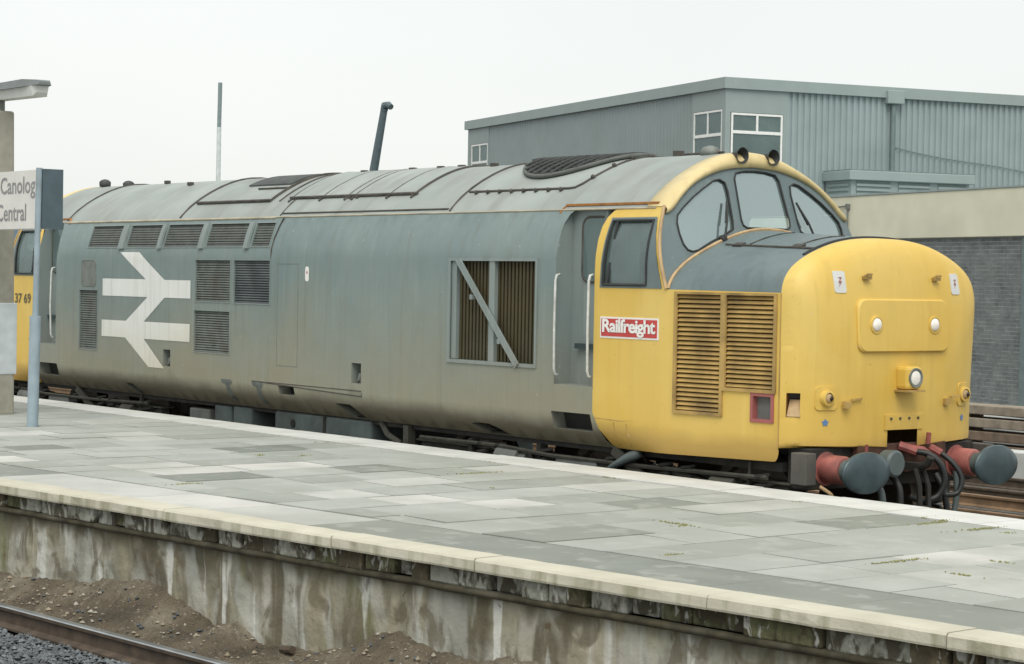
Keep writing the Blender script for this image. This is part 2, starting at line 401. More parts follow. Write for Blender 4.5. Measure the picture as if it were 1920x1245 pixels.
def dens(poly, step):
    o = []
    for i, a in enumerate(poly):
        b = poly[(i+1) % len(poly)]; n = max(1, int(math.hypot(b[0]-a[0], b[1]-a[1])/step))
        o += [(a[0]+(b[0]-a[0])*k/n, a[1]+(b[1]-a[1])*k/n) for k in range(n)]
    return o
def cdt(outer, holes, pts, surf, sign=1, step=.25, eps=.004, mind=.02, exact=True):
    """sheet with openings: plane polygon with holes laid onto surf(u, v), exact normals"""
    loops = [dens(outer, step)]+[dens(h, min(step, .06) if step > 1 else step) for h in holes]
    V = []; E = []
    for lp in loops:
        o = len(V); V += lp; E += [(o+i, o+(i+1) % len(lp)) for i in range(len(lp))]
    segs = [(lp[i], lp[(i+1) % len(lp)]) for lp in loops for i in range(len(lp))]
    for p in pts:
        if pip(p, outer) and not any(pip(p, h) for h in holes) and min(segdist(p, a, b) for a, b in segs) > mind: V.append(p)
    ov, oe, of, *_ = delaunay_2d_cdt([Vector(v) for v in V], E, [], 1, 1e-5)
    keep = []
    for f in of:
        c = (sum(ov[i].x for i in f)/3, sum(ov[i].y for i in f)/3)
        if pip(c, outer) and not any(pip(c, h) for h in holes): keep.append(tuple(f))
    mb = MB(); vs = [Vector(surf(v.x, v.y)) for v in ov]; nr = []
    for v in ov:
        du = Vector(surf(v.x+eps, v.y))-Vector(surf(v.x-eps, v.y)); dv = Vector(surf(v.x, v.y+eps))-Vector(surf(v.x, v.y-eps))
        k = du.cross(dv)*sign; nr.append(tuple(k.normalized()) if k.length > 1e-12 else (0, 0, 1))
    fs = []
    for f in keep:
        a, b, c = (vs[i] for i in f); g = (b-a).cross(c-a)
        fs.append(f if g.dot(Vector(nr[f[0]])) > 0 else f[::-1])
    mb.add(vs, fs); mb.nrm = nr if exact else None
    return mb
def pocket(mb, poly, surf, inward, mi_wall=0, mi_back=1):
    """recess behind an opening"""
    inw = Vector(inward); a = [Vector(surf(*p)) for p in poly]; b = [v+inw for v in a]; n = len(a)
    mb.add(a+b, [(i, (i+1) % n, n+(i+1) % n, n+i) for i in range(n)], mi_wall)
    mb.add(b, [tuple(range(n))], mi_back)
def rect(x0, x1, z0, z1): return [(x0, z0), (x1, z0), (x1, z1), (x0, z1)]
def rrect(x0, x1, z0, z1, r, k=4):
    o = []
    for cx, cz, a in ((x1-r, z0+r, -90), (x1-r, z1-r, 0), (x0+r, z1-r, 90), (x0+r, z0+r, 180)):
        o += [(cx+r*math.cos(R(a+90*i/k)), cz+r*math.sin(R(a+90*i/k))) for i in range(k+1)]
    return o
def interp(x, xs, ys):
    if x <= xs[0]: return ys[0]
    for i in range(1, len(xs)):
        if x <= xs[i]: return ys[i-1]+(ys[i]-ys[i-1])*(x-xs[i-1])/(xs[i]-xs[i-1])
    return ys[-1]
def resample(pts, n):
    L = [0]
    for a, b in zip(pts, pts[1:]): L.append(L[-1]+math.dist(a, b))
    return [tuple(interp(L[-1]*k/(n-1), L, [p[j] for p in pts]) for j in range(len(pts[0]))) for k in range(n)]
def smooth_poly(pts, n):
    """Catmull-Rom through the points"""
    o = []
    for i in range(len(pts)-1):
        p0, p1, p2, p3 = pts[max(i-1, 0)], pts[i], pts[i+1], pts[min(i+2, len(pts)-1)]
        for k in range(n):
            t = k/n; o.append(tuple(.5*(2*b+(c-a)*t+(2*a-5*b+4*c-d)*t*t+(3*b-a-3*c+d)*t**3) for a, b, c, d in zip(p0, p1, p2, p3)))
    o.append(tuple(pts[-1])); return o
def text_mesh(s, size, bold=0, align='LEFT', spacing=1.0):
    cu = bpy.data.curves.new('t', 'FONT'); cu.body = s; cu.size = size; cu.offset = bold; cu.align_x = align; cu.space_character = spacing; cu.resolution_u = 3
    o = bpy.data.objects.new('t', cu); COL.objects.link(o)
    dg = bpy.context.evaluated_depsgraph_get(); me = bpy.data.meshes.new_from_object(o.evaluated_get(dg))
    vs = [tuple(v.co) for v in me.vertices]; fs = [tuple(p.vertices) for p in me.polygons]
    bpy.data.objects.remove(o); bpy.data.curves.remove(cu); bpy.data.meshes.remove(me)
    return vs, fs
def lettering(mb, s, size, origin, ux, uz, bold=0, width=None, height=None, mi=0, thick=.003, spacing=1.0):
    vs, fs = text_mesh(s, size, bold, spacing=spacing)
    x0 = min(v[0] for v in vs); x1 = max(v[0] for v in vs)
    k = (width/(x1-x0)) if width else 1
    kz = 1
    if height: kz = height/(max(v[1] for v in vs))
    O = Vector(origin); ux = Vector(ux); uz = Vector(uz); n = ux.cross(uz)
    a = [O+ux*((v[0]-x0)*k)+uz*(v[1]*kz)+n*thick for v in vs]
    mb.add(a, fs, mi)

# ================================================================= GROUND
g = MB(); g.grid([[(x, y, -.20) for x in (-1500, -60, -20, 0, 20, 60, 1500)] for y in (-1500, -60, -20, 0, 20, 60, 1500)], flip=False)
tag(g.build('ground', 'ballast_ground'), kind='structure')

# ================================================================= PLATFORM
PZ = .915
def yF(x): return -1.55+.016*x
def yN(x): return -6.585+.109*max(x, -10)+.016*min(x+10, 0)
plat = empty('platform', (0, -4, 0), kind='structure')
X0, X1 = -70, 16
mb = MB()
xs = [X0, -40, -20, -10, 0, 8, X1]
mb.grid([[(x, yN(x)+.13, PZ-.03) for x in xs], [(x, yF(x)-.03, PZ-.03) for x in xs]], flip=False)
mb.grid([[(x, yF(x)-.03, PZ-.03) for x in xs], [(x, yF(x)-.03, -.25) for x in xs]])
mb.build('platform_core', 'joint', plat, fix=False)
# stained retaining wall of the near side, uneven
mb = MB(); rows = []
from mathutils import noise
nx = 560
for j in range(26):
    z = -.12+(.70+.12)*j/25; row = []
    for i in range(nx+1):
        x = -22+37*i/nx
        d = .018*noise.noise((x*1.7, 0, z*2.2))+.012*noise.noise((x*6, 3, z*5))+.006*noise.noise((x*17, 7, z*15))
        j_ = abs(((x+.35) % 1.12)-.56)
        d += .018*max(0, 1-j_/.02)
        row.append((x, yN(x)+.12+d, z))
    rows.append(row)
mb.grid(rows, flip=False)
mb.build('retaining_wall', 'stained_concrete', plat, smooth=True)
# corbel course of uneven blocks and ledge
x = -14.0
while x < 10:
    L = random.choice((.16, .22, .3, .42, .55, .24)); x2 = x+L
    setb = random.choice((.06, .075, .09, .12, .05)); h0 = .705+random.uniform(-.006, .01)
    a = MB(); ya, yb = yN(x)+setb, yN(x2)+setb
    a.add([(x+.006, ya, h0), (x2-.006, yb, h0), (x2-.006, yb+.2, h0), (x+.006, ya+.2, h0), (x+.006, ya, .825), (x2-.006, yb, .825), (x2-.006, yb+.2, .825), (x+.006, ya+.2, .825)],
          [(0, 3, 2, 1), (4, 5, 6, 7), (0, 1, 5, 4), (1, 2, 6, 5), (2, 3, 7, 6), (3, 0, 4, 7)])
    a.build('corbel_block', random.choice(('corbel_pale', 'corbel_pale', 'corbel_pale', 'corbel_brown', 'corbel_moss')), plat, loc=((x+x2)/2, ya, .76), bevel=.012)
    x = x2
mb = MB(); xs2 = [-22+.25*i for i in range(132)]
prof_l = [(.085, .712), (.05, .705), (.042, .685), (.06, .665), (.125, .655)]
mb.grid([[(x, yN(x)+o+.006*noise.noise((x*4, o*9, z)), z+.005*noise.noise((x*3, 5, z))) for x in xs2] for o, z in prof_l], flip=True)
mb.build('wall_ledge', 'ledge_dark', plat, smooth=True)
# coping stones
x = -20.0
while x < 12:
    L = random.uniform(1.3, 2.1); x2 = x+L; a = MB(); n = 10; rows = []
    jz = random.uniform(-.004, .004); jy = random.uniform(-.006, .006)
    for o, z in ((.33, .83), (.0, .832), (-.004, .845), (-.002, .90), (.01, PZ), (.20, PZ+.002), (.245, PZ+.001), (.25, PZ-.03)):
        rows.append([(x+.006+(L-.012)*i/n, yN(x+L*i/n)+o+jy+.006*noise.noise((x*2+i, z*9, o*7)), z+jz+.003*noise.noise((x+i*.7, 2, z*5))) for i in range(n+1)])
    a.grid(rows, flip=True)
    for e in (0, n):
        a.add([r_[e] for r_ in rows], [tuple(range(len(rows)))])
    a.build('coping_stone', 'coping_cream', plat, loc=(x+L/2, yN(x), .9))
    x = x2
# near strip of long flags: dark tarred to the right, pale in the middle
def slab(x0, x1, ya0, ya1, yb0, yb1, mat, name='paving_slab', dz=0, g_=.006, tl=0):
    """quad prism: y limits at x0 (ya0..yb0) and at x1 (ya1..yb1)"""
    a = MB(); z1 = PZ+dz
    b = [(x0+g_, ya0+g_), (x1-g_, ya1+g_), (x1-g_, yb1-g_), (x0+g_, yb0-g_)]
    zt = [z1, z1+tl, z1+tl*.4, z1-tl*.5]
    a.add([(p[0], p[1], PZ-.05) for p in b]+[(p[0], p[1], z) for p, z in zip(b, zt)],
          [(4, 5, 6, 7), (0, 1, 5, 4), (1, 2, 6, 5), (2, 3, 7, 6), (3, 0, 4, 7)])
    return a.build(name, mat, plat, loc=((x0+x1)/2, (ya0+yb1)/2, PZ))
x = -16.0
while x < 10:
    L = random.choice((.9, 1.2, 1.0)); x2 = x+L
    m = 'slab4' if (x > -.3 or -5.6 < x < -4.4 or x < -9) else random.choice(('slab5', 'slab3', 'slab5'))
    slab(x, x2, yN(x)+.255, yN(x2)+.255, yN(x)+.90, yN(x2)+.90, m, dz=-.004, g_=.002 if m == 'slab4' else .004); x = x2
# field of flags in courses across the platform
x = -17.2; ci = 0
while x < 9.5:
    L = random.choice((.5, .55, .6, .6)); x2 = x+L
    y = yF((x+x2)/2)-.56-random.choice((0, .3)); ymin = yN((x+x2)/2)+.90
    first = True; ytop0, ytop1 = yF(x)-.545, yF(x2)-.545
    while True:
        H = random.choice((.6, .75, .9, .9)); yb = y-H; last = yb < ymin+.25
        if last: ya0, ya1 = yN(x)+.905, yN(x2)+.905
        else: ya0 = ya1 = yb
        t0, t1 = (ytop0, ytop1) if first else (y, y)
        m = random.choices(('slab0', 'slab1', 'slab2', 'slab3', 'slab4', 'slab5'), (28, 20, 25, 14, 6, 7))[0]
        slab(x, x2, ya0, ya1, t0, t1, m, dz=random.uniform(-.003, .003), g_=random.uniform(.003, .008), tl=random.uniform(-.004, .004))
        first = False
        if last: break
        y = yb
    x = x2
# white-painted edge slabs of the far side
x = -20.0
while x < 10:
    L = .9; x2 = x+L
    slab(x, x2, yF(x)-.54, yF(x2)-.54, yF(x)+.03, yF(x2)+.03, 'edge_white', 'edge_slab', dz=.006+random.uniform(-.003, .003), g_=.003); x = x2
# moss in the joints
mb = MB()
for _ in range(40):
    sx_ = random.uniform(-7, 8) if random.random() < .4 else random.uniform(1, 6.5); lo, hi = yN(sx_)+.95, yF(sx_)-.53
    sy_ = hi+random.uniform(-.01, .01) if random.random() < .4 else random.uniform(lo, hi)
    L_ = random.choice((.04, .06, .08, .12, .2, .3)); dirx = random.random() < .6
    for i in range(int(L_*260)):
        u = random.gauss(0, L_*.45); v = random.gauss(0, .012+.06*(L_ < .09)*random.random())
        px_, py_ = (sx_+u, sy_+v) if dirx else (sx_+v, sy_+u)
        r_ = random.uniform(.003, .011); a0 = random.uniform(0, 6)
        vs = [(px_+r_*math.cos(a0+j*1.57)*random.uniform(.6, 1.5), py_+r_*math.sin(a0+j*1.57)*random.uniform(.6, 1.5), PZ+.001) for j in range(4)]+[(px_, py_, PZ+.002+random.uniform(.002, .010))]
        mb.add(vs, [(j, (j+1) % 4, 4) for j in range(4)])
tag(mb.build('moss', 'moss'), 'yellow-green moss growing in the platform joints', 'moss', kind='stuff')

# ================================================================= NEAR TRACK AND BANK
def yR(x): return -7.32+.068*x        # far rail of the near track
RZ = .12
bank_x = [-3.749, -3.125, -2.732, -1.673, -1.325, -.758, -.492, -.204, .198, .43, 1.0, 1.255, 1.578, 2.011, 2.281, 2.482, 4, 8]
bank_z = [.155, .161, .19, .331, .256, .096, .178, .056, .049, .064, .277, .312, .259, .236, .335, .302, .2, .2]
def bankz(x, y):
    yw = yN(x)+.13; yr = yR(x)+.12
    t = max(0, min(1, (yw-y)/max(.05, yw-yr)))
    top = interp(x, bank_x, bank_z)
    base = -.06
    k = (1-t)**1.35
    z = base+(top-base)*k
    z += .035*noise.noise((x*3, y*3, 0))+.03*abs(noise.noise((x*8, y*8, 1)))+.016*noise.noise((x*19, y*19, 2))+.010*noise.noise((x*45, y*45, 3))
    return z
mb = MB(); rows = []
for j in range(60):
    row = []
    for i in range(1100):
        x = -10+18*i/1099
        y = yR(x)-.05+(yN(x)+.16-yR(x)+.05)*j/59
        row.append((x, y, bankz(x, y)))
    rows.append(row)
mb.grid(rows)
tag(mb.build('dirt_bank', 'dirt', smooth=True), kind='structure')
def stone(mb, x, y, z, r, mi=0, rnd=random):
    t = [(0, 0, 1), (.9, 0, .3), (.28, .85, .3), (-.72, .53, .3), (-.72, -.53, .3), (.28, -.85, .3), (0, 0, -.6)]
    a = rnd.uniform(0, 6.3); c, s = math.cos(a), math.sin(a); fx, fy, fz = (rnd.uniform(.6, 1.3) for _ in range(3))
    vs = []
    for p in t:
        px_, py_, pz_ = p[0]*fx*r*rnd.uniform(.8, 1.2), p[1]*fy*r*rnd.uniform(.8, 1.2), p[2]*fz*r*rnd.uniform(.7, 1.2)
        vs.append((x+c*px_-s*py_, y+s*px_+c*py_, z+pz_))
    mb.add(vs, [(0, 1, 2), (0, 2, 3), (0, 3, 4), (0, 4, 5), (0, 5, 1), (6, 2, 1), (6, 3, 2), (6, 4, 3), (6, 5, 4), (6, 1, 5)], mi)
mb = MB()
for _ in range(900):
    x = random.uniform(-4.6, 3); y = random.uniform(yR(x)+.05, yN(x)+.1); r_ = random.choice((.006, .008, .010, .012, .018, .024))
    stone(mb, x, y, bankz(x, y)+r_*.2, r_, random.choices((0, 1, 2), (6, 3, 2))[0])
tag(mb.build('rubble', ['stone_tan', 'stone_dark', 'stone_pale']), 'loose stones and rubble scattered on the brown bank', 'rubble', kind='stuff')
# a few pieces one can pick out
o = MB(); o.tube([(.15, yN(.15)+.02, .07), (.28, yN(.28)+.01, .085)], .028, 8)
tag(o.build('pipe_stub', 'rail_rust', loc=(.2, yN(.2), .03)), 'short rusty brown pipe stub lying at the foot of the wall', 'pipe')
mb = MB()
for _ in range(26000):
    x = random.uniform(-9, 6); y = yR(x)-random.uniform(.1, 1.42); r_ = random.uniform(.013, .030)
    stone(mb, x, y, -.05+random.uniform(-.012, .02), r_, random.choices((0, 1), (2, 2))[0])
tag(mb.build('ballast', ['stone_grey', 'stone_dark']), 'blue grey ballast stones beside the nearest rail', 'ballast', kind='stuff')
RAILP = [(-.07, -.16), (.07, -.16), (.07, -.145), (.012, -.125), (.01, -.045), (.034, -.032), (.036, -.008), (.03, 0), (-.03, 0), (-.036, -.008), (-.034, -.032), (-.01, -.045), (-.012, -.125), (-.07, -.145)]
def rail(mb, a, b, zr, top=True):
    a = Vector((a[0], a[1], 0)); b = Vector((b[0], b[1], 0)); d = (b-a).normalized(); s = Vector((-d.y, d.x, 0)); n = len(RAILP)
    vs = [p+s*q[0]+Vector((0, 0, zr+q[1])) for p in (a, b) for q in RAILP]
    for k in range(n):
        j = (k+1) % n
        mb.add([vs[k], vs[j], vs[n+j], vs[n+k]], [(0, 1, 2, 3)], 1 if k in (6, 7, 8) else 0)
    mb.add(vs[:n], [tuple(range(n))]); mb.add(vs[n:], [tuple(range(n))])
def track(label, fy, zr, xa, xb, rails, step, mats=('rail_rust', 'rail_head'), smat='sleeper', sx=None, group=None, half=1.25):
    t = empty('railway_track', (0, fy(0), zr), label, 'railway track', group)
    for off in rails:
        m_ = MB(); rail(m_, (xa, fy(xa)+off), (xb, fy(xb)+off), zr); m_.build('rail', mats, t, loc=(0, fy(0)+off, zr), fix=True)
    ang = math.atan2(fy(1)-fy(0), 1)
    m_ = MB(); c, s = math.cos(ang), math.sin(ang)
    m_.obox((0, 0, 0), (.125*c, .125*s, 0), (-half*s, half*c, 0), (0, 0, .065)); s0 = None
    c_ = MB()
    c_.obox((0, 0, 0), (.07*c, .07*s, 0), (-.15*s, .15*c, 0), (0, 0, .018)); c_.obox((0, 0, .035), (.05*c, .05*s, 0), (-.1*s, .1*c, 0), (0, 0, .022)); ch0 = None
    x = sx[0] if sx else xa
    xe = sx[1] if sx else xb
    while x < xe:
        P = (x, fy(x)-.75+(rails[0] if len(rails) > 1 else 0)*0+(0 if len(rails) == 1 else .0), zr-.225) if False else (x, fy(x)+sum(rails)/len(rails)-(0 if len(rails) > 1 else .75), zr-.235)
        if s0 is None: s0 = m_.build('sleeper', smat, t, bevel=.01); s0.location = Vector(P)-t.location
        else: inst(s0, t, P)
        for off in rails:
            Q = (x, fy(x)+off, zr-.155)
            if ch0 is None: ch0 = c_.build('rail_chair', 'rail_rust', t); ch0.location = Vector(Q)-t.location
            else: inst(ch0, t, Q)
        x += step
    return t
track('nearest railway track, its shiny rail running below the stained platform wall', yR, RZ, -30, 12, [0, -1.505], .72, sx=(-9.18, 6.0))
track('railway track under the grey and yellow locomotive', lambda x: 0, 0, -60, 25, [-.7525, .7525], .72, sx=(-3, 9))
track('rusty brown track just beyond the locomotive track', lambda x: 6.3, 0, -60, 25, [-.7525, .7525], .72, ('rail_rust_light', 'rail_rust_light'), 'rail_rust_light', sx=(-9, 5))
track('second track beyond the locomotive, dark rails near the low white wall', lambda x: 8.6, 0, -60, 25, [-.7525, .7525], .72, ('rail_rust', 'rail_rust'), sx=(-13, 3))

# ================================================================= LOCOMOTIVE
loco = empty('diesel_locomotive', (-8.75, 0, 0), 'grey diesel locomotive with yellow nose and white double arrow on its side', 'locomotive')
SIDE = [(1.07, 1.17), (1.12, 1.235), (1.18, 1.285), (1.25, 1.320), (1.33, 1.343), (1.42, 1.352), (2.74, 1.352), (2.86, 1.348), (2.97, 1.335), (3.07, 1.312), (3.17, 1.28), (3.27, 1.24), (3.36, 1.195)]
ROOF = smooth_poly([(1.195, 3.36), (1.12, 3.445), (.99, 3.555), (.85, 3.65), (.70, 3.735), (.53, 3.815), (.36, 3.875), (.18, 3.913), (0, 3.925)], 3)
_sp = smooth_poly([(z, y) for z, y in SIDE], 4); _sz = [a for a, b in _sp]; _sy = [b for a, b in _sp]
def bprof(z): return interp(z, _sz, _sy)
ZL = sorted(set([1.07, 1.10, 1.13, 1.16, 1.20, 1.25, 1.31, 1.38, 1.6, 1.9, 2.2, 2.5, 2.7, 2.8, 2.87, 2.94, 3.0, 3.06, 3.12, 3.18, 3.24, 3.3]))
def near(x, z): return (x, -bprof(z), z)
def far(x, z): return (x, bprof(z), z)
def Sx(y, z): return -1.74-.33*(z-3.18)-.12*(abs(y)/1.35)**3

# openings of the near grey side (x, z)
mx = lambda pl: [(LX-x, z) for x, z in pl][::-1]
H_win = rect(-5.0, -3.57, 1.825, 2.845)
H_l1, H_l2, H_l3 = rect(-10.33, -9.48, 2.33, 2.835), rect(-9.40, -8.57, 2.325, 2.835), rect(-10.345, -9.485, 1.70, 2.21)
H_lv = rect(-13.50, -12.97, 1.625, 2.42)
H_top = [rect(a, b, 3.005, 3.285) for a, b in ((-13.32, -12.45), (-12.22, -11.39), (-11.215, -10.335), (-10.14, -9.235), (-9.055, -8.635))]
H_hat = [rect(-6.82, -6.63, 1.48, 1.705), rect(-11.14, -10.95, 1.48, 1.695)]
H_slot = [rect(-8.36, -8.02, 1.275, 1.375)]
H_par = [[(-6.98, 1.085), (-6.72, 1.085), (-6.90, 1.235), (-7.20, 1.235)], [(-12.12, 1.085), (-11.92, 1.085), (-12.05, 1.215), (-12.24, 1.215)],
         [(-4.52, 1.085), (-4.15, 1.085), (-4.25, 1.15), (-4.38, 1.185), (-4.60, 1.19), (-4.68, 1.17)]]
H_step = rect(-3.31, -2.72, 1.215, 1.385)
half_r = [(-2.55, 1.07), (-2.58, 1.15), (-2.62, 1.25), (-2.68, 1.40), (-2.68, 1.65), (-3.27, 1.65), (-3.27, 3.10), (-3.26, 3.22), (-3.22, 3.31), (-3.15, 3.36)]
outer = half_r+mx(half_r)[:]
holes = [H_win, H_l1, H_l2, H_l3, H_lv, H_step, mx(H_step)]+H_top+H_hat+H_slot+H_par
pts = [(-15+.3*i, z) for i in range(43) for z in ZL]
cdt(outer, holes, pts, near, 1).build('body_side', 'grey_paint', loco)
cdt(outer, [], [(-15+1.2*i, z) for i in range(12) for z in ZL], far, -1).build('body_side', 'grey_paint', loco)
for h in H_hat+H_slot+H_par+[H_step, mx(H_step)]:
    mb = MB(); pocket(mb, h, near, (0, .16, 0), 0, 1); mb.build('step_recess', ['frame_grey', 'louvre_dark'], loco)
for h in H_hat:                                  # handle inside each small recess
    x0, z0 = h[0]; a = MB(); a.tube([(x0+.05, -1.30, z0+.02), (x0+.13, -1.33, z0+.05), (x0+.15, -1.33, z0+.11)], .018, 6)
    a.build('filler_handle', 'slat_grey', loco)

def louvre(name, h, depth, n, smat, tilt=35, bk='louvre_mid', fr='frame_grey', surf=near, frame=.013):
    """framed opening with separate slats"""
    x0, z0 = h[0]; x1, z1 = h[2]
    m_ = MB(); pocket(m_, h, surf, (0, depth, 0), 0, 1)
    e = .007
    for a, b in ((rect(x0-frame, x1+frame, z1, z1+frame), 0), (rect(x0-frame, x1+frame, z0-frame, z0), 0), (rect(x0-frame, x0, z0, z1), 0), (rect(x1, x1+frame, z0, z1), 0)):
        q = [Vector(surf(*p)) for p in a]; o_ = [v+Vector((0, -e, 0)) for v in q]
        m_.add(q+o_, [(4, 5, 6, 7), (0, 1, 5, 4), (1, 2, 6, 5), (2, 3, 7, 6), (3, 0, 4, 7)])
    fr_o = m_.build(name, [fr, bk], loco, fix=False)
    s0 = None; p = (z1-z0)/n; xm = (x0+x1)/2; c, s = math.cos(R(tilt)), math.sin(R(tilt)); hw_ = p*.62
    a = MB(); a.obox((0, 0, 0), ((x1-x0)/2-.002, 0, 0), (0, -s*hw_*.9, -c*hw_*.72), (0, c*.003, -s*.003))
    for k in range(n):
        z = z0+p*(k+.5); y = surf(xm, z)[1]+.022; P = (xm, y, z)
        if s0 is None: s0 = a.build('slat', smat, fr_o, loc=(0, 0, 0)); s0.location = Vector(P)-loco.location
        else:
            o_ = s0.copy(); COL.objects.link(o_); o_.location = Vector(P)-loco.location
    return fr_o
louvre('side_louvre', H_l1, .09, 17, 'slat_grey'); louvre('side_louvre', H_l2, .09, 17, 'slat_sooty'); louvre('side_louvre', H_l3, .09, 17, 'slat_grey'); louvre('side_louvre', H_lv, .09, 26, 'slat_grey')
for h in H_top: louvre('roof_side_grille', h, .14, 9, 'slat_dark', 30)
# raised ribs between the upper grilles
for a, b in ((-12.45, -12.22), (-11.39, -11.215), (-10.335, -10.14), (-9.235, -9.055)):
    m_ = MB(); zz = [2.98+.04*i for i in range(9)]
    rows = [[(x, -bprof(z)-d, z) for z in zz] for x, d in ((a+.04, 0), (a+.045, .03), (b-.045, .03), (b-.04, 0))]
    m_.grid(rows, flip=True); m_.build('grille_rib', 'frame_grey', loco, smooth=True, angle=30)
# radiator opening: vertical fins, post and diagonal brace
m_ = MB(); pocket(m_, H_win, near, (0, .13, 0), 0, 1); rad = m_.build('radiator_bay', ['frame_grey', 'louvre_dark'], loco)
m_ = MB()
for a in (rect(-5.03, -3.545, 2.845, 2.875), rect(-5.03, -3.545, 1.79, 1.825), rect(-5.03, -4.985, 1.825, 2.845), rect(-3.575, -3.545, 1.825, 2.845)):
    q = [Vector(near(*p)) for p in a]; m_.add(q+[v+Vector((0, -.014, 0)) for v in q], [(4, 5, 6, 7), (0, 1, 5, 4), (1, 2, 6, 5), (2, 3, 7, 6), (3, 0, 4, 7)])
m_.build('bay_frame', 'frame_grey', rad)
a = MB(); a.box(-.011, .011, -.05, .03, -.5, .5); a.box(-.016, .016, -.056, -.05, -.5, .5); f0 = None
for k in range(23):
    x = -4.87+.058*k; P = Vector((x, -1.25, 2.335))-loco.location
    if abs(x+4.29) < .03 or x > -3.6: continue
    if f0 is None: f0 = a.build('radiator_fin', 'fin_brown', rad, loc=(0, 0, 0)); f0.scale = (1, 1, 1.01); f0.location = P
    else: o_ = f0.copy(); COL.objects.link(o_); o_.location = P
m_ = MB(); m_.box(-4.335, -4.245, -1.356, -1.30, 1.81, 2.85); m_.build('bay_post', 'frame_grey', rad, bevel=.006)
m_ = MB(); m_.box(-4.985, -4.90, -1.342, -1.25, 1.83, 2.84); m_.build('bay_side_plate', 'frame_grey', rad)
m_ = MB(); m_.bar((-4.83, -1.375, 2.845), (-3.83, -1.375, 1.80), .07, .02, upv=(0, -1, 0)); m_.bar((-4.86, -1.372, 2.845), (-3.86, -1.372, 1.80), .012, .035, upv=(0, -1, 0))
for q in ((-4.55, 2.47), (-4.08, 2.03)): m_.box(q[0]-.05, q[0]-.01, -1.40, -1.36, q[1]-.02, q[1]+.03)
m_.build('diagonal_brace', 'frame_grey', rad)
# panel outlines standing a little proud: engine room door and droplight
def outline(poly, name='panel_edge', surf=near, r=.006, mat='seam', par=loco, closed=True, off=.0):
    m_ = MB(); p = [Vector(surf(*q))+Vector((0, -off, 0)) for q in dens(poly, .2)]
    m_.tube(p+([p[0]] if closed else []), r, 5, cap=False); return m_.build(name, mat, par)
outline(rect(-8.40, -7.95, 1.61, 2.80), 'side_door_edge', r=.004, mat='slat_grey')
outline(rrect(-13.46, -13.03, 2.475, 2.825, .07), 'small_window_frame', r=.008, mat='slat_grey')
m_ = MB(); m_.add([(x, -1.3545, z) for x, z in rrect(-13.45, -13.04, 2.485, 2.815, .06)], [tuple(range(20))]); m_.build('small_window', 'slat_grey', loco)
outline([(-8.95, 1.40), (-6.62, 1.40), (-6.62, 1.34)], 'panel_edge', closed=False, r=.006)
m_ = MB(); m_.add([(x, -1.355, z) for x, z in rrect(-7.80, -7.72, 2.60, 2.77, .03)], [tuple(range(20))]); m_.build('warning_label', 'sign_white', loco)
m_ = MB(); m_.add([(-7.775, -1.357, 2.69), (-7.745, -1.357, 2.69), (-7.76, -1.357, 2.73)], [(0, 1, 2)]); m_.build('label_flash', 'railfreight_red', loco)
# oily splashes below the filler
for cx in (-9.55, -8.83):
    m_ = MB(); zs = [1.39-.02*k for k in range(14)]
    rows = [[(cx+sd*(.115-.02*noise.noise((cx, z*30, 1)) if z > 1.345 else .045+.02*noise.noise((cx, z*20, sd)))-.25*(1.39-z)*(-1), -bprof(z)-.003, z) for sd in (-1, -.3, .3, 1)] for z in zs]
    m_.grid(rows); m_.build('filler_splash', 'splash_oil', loco, smooth=True)
# double arrow
LG = [(-12.352, 2.935), (-11.827, 2.935), (-11.119, 2.581), (-10.448, 2.581), (-10.448, 2.354), (-11.112, 2.354), (-11.655, 2.035), (-10.455, 2.035), (-10.455, 1.811), (-11.649, 1.811), (-11.10, 1.452), (-11.517, 1.452), (-12.169, 1.813), (-12.835, 1.813), (-12.835, 2.033), (-12.15, 2.033), (-11.567, 2.354), (-12.824, 2.354), (-12.824, 2.583), (-11.622, 2.583)]
cdt(LG, [], [(x*.3-13, z) for x in range(10) for z in (1.5, 1.9, 2.2, 2.45, 2.75, 2.85)], lambda x, z: (x, -bprof(z)-.004, z), 1).build('double_arrow_emblem', 'logo_white', loco)

# ---- roof
rp_ = ROOF+[(-y, z) for y, z in ROOF[-2::-1]]
rp_ = [(-y, z) for y, z in rp_]            # near to far
XR = -2.13
m_ = MB(); m_.grid([[(x, y, z) for y, z in rp_] for x in [XR-(-2*XR-LX*-1+0)*0+(LX-2*XR)*i/24 for i in range(25)]], flip=True)
roof = m_.build('roof', 'roof_paint', loco, smooth=True)
def rz(y): return interp(abs(y), [p[0] for p in ROOF[::-1]], [p[1] for p in ROOF[::-1]])
def arc(x, y0, y1, name, mat='seam', r=.011, dx=0, par=roof, n=16):
    m_ = MB(); m_.tube([(x+dx*k/n, y0+(y1-y0)*k/n, rz(y0+(y1-y0)*k/n)+r*.4) for k in range(n+1)], r, 6); return m_.build(name, mat, par)
for x, r_ in ((-14.22, .014), (-11.03, .016), (-8.62, .011), (-5.25, .014)): arc(x, -1.19, 1.19, 'roof_seam', r=r_)
def ledge(x0, x1, y, name='roof_ledge', mat='seam', r=.013):
    m_ = MB(); m_.tube([(x0, y, rz(y)+r), ((x0+x1)/2, y, rz(y)+r), (x1, y, rz(y)+r)], r, 6); m_.build(name, mat, roof)
# left exhaust hatch
ledge(-10.93, -9.17, -1.0, r=.02)
arc(-9.17, -1.0, .6, 'roof_seam', r=.02); arc(-8.95, -1.0, .6, 'roof_seam', r=.012)
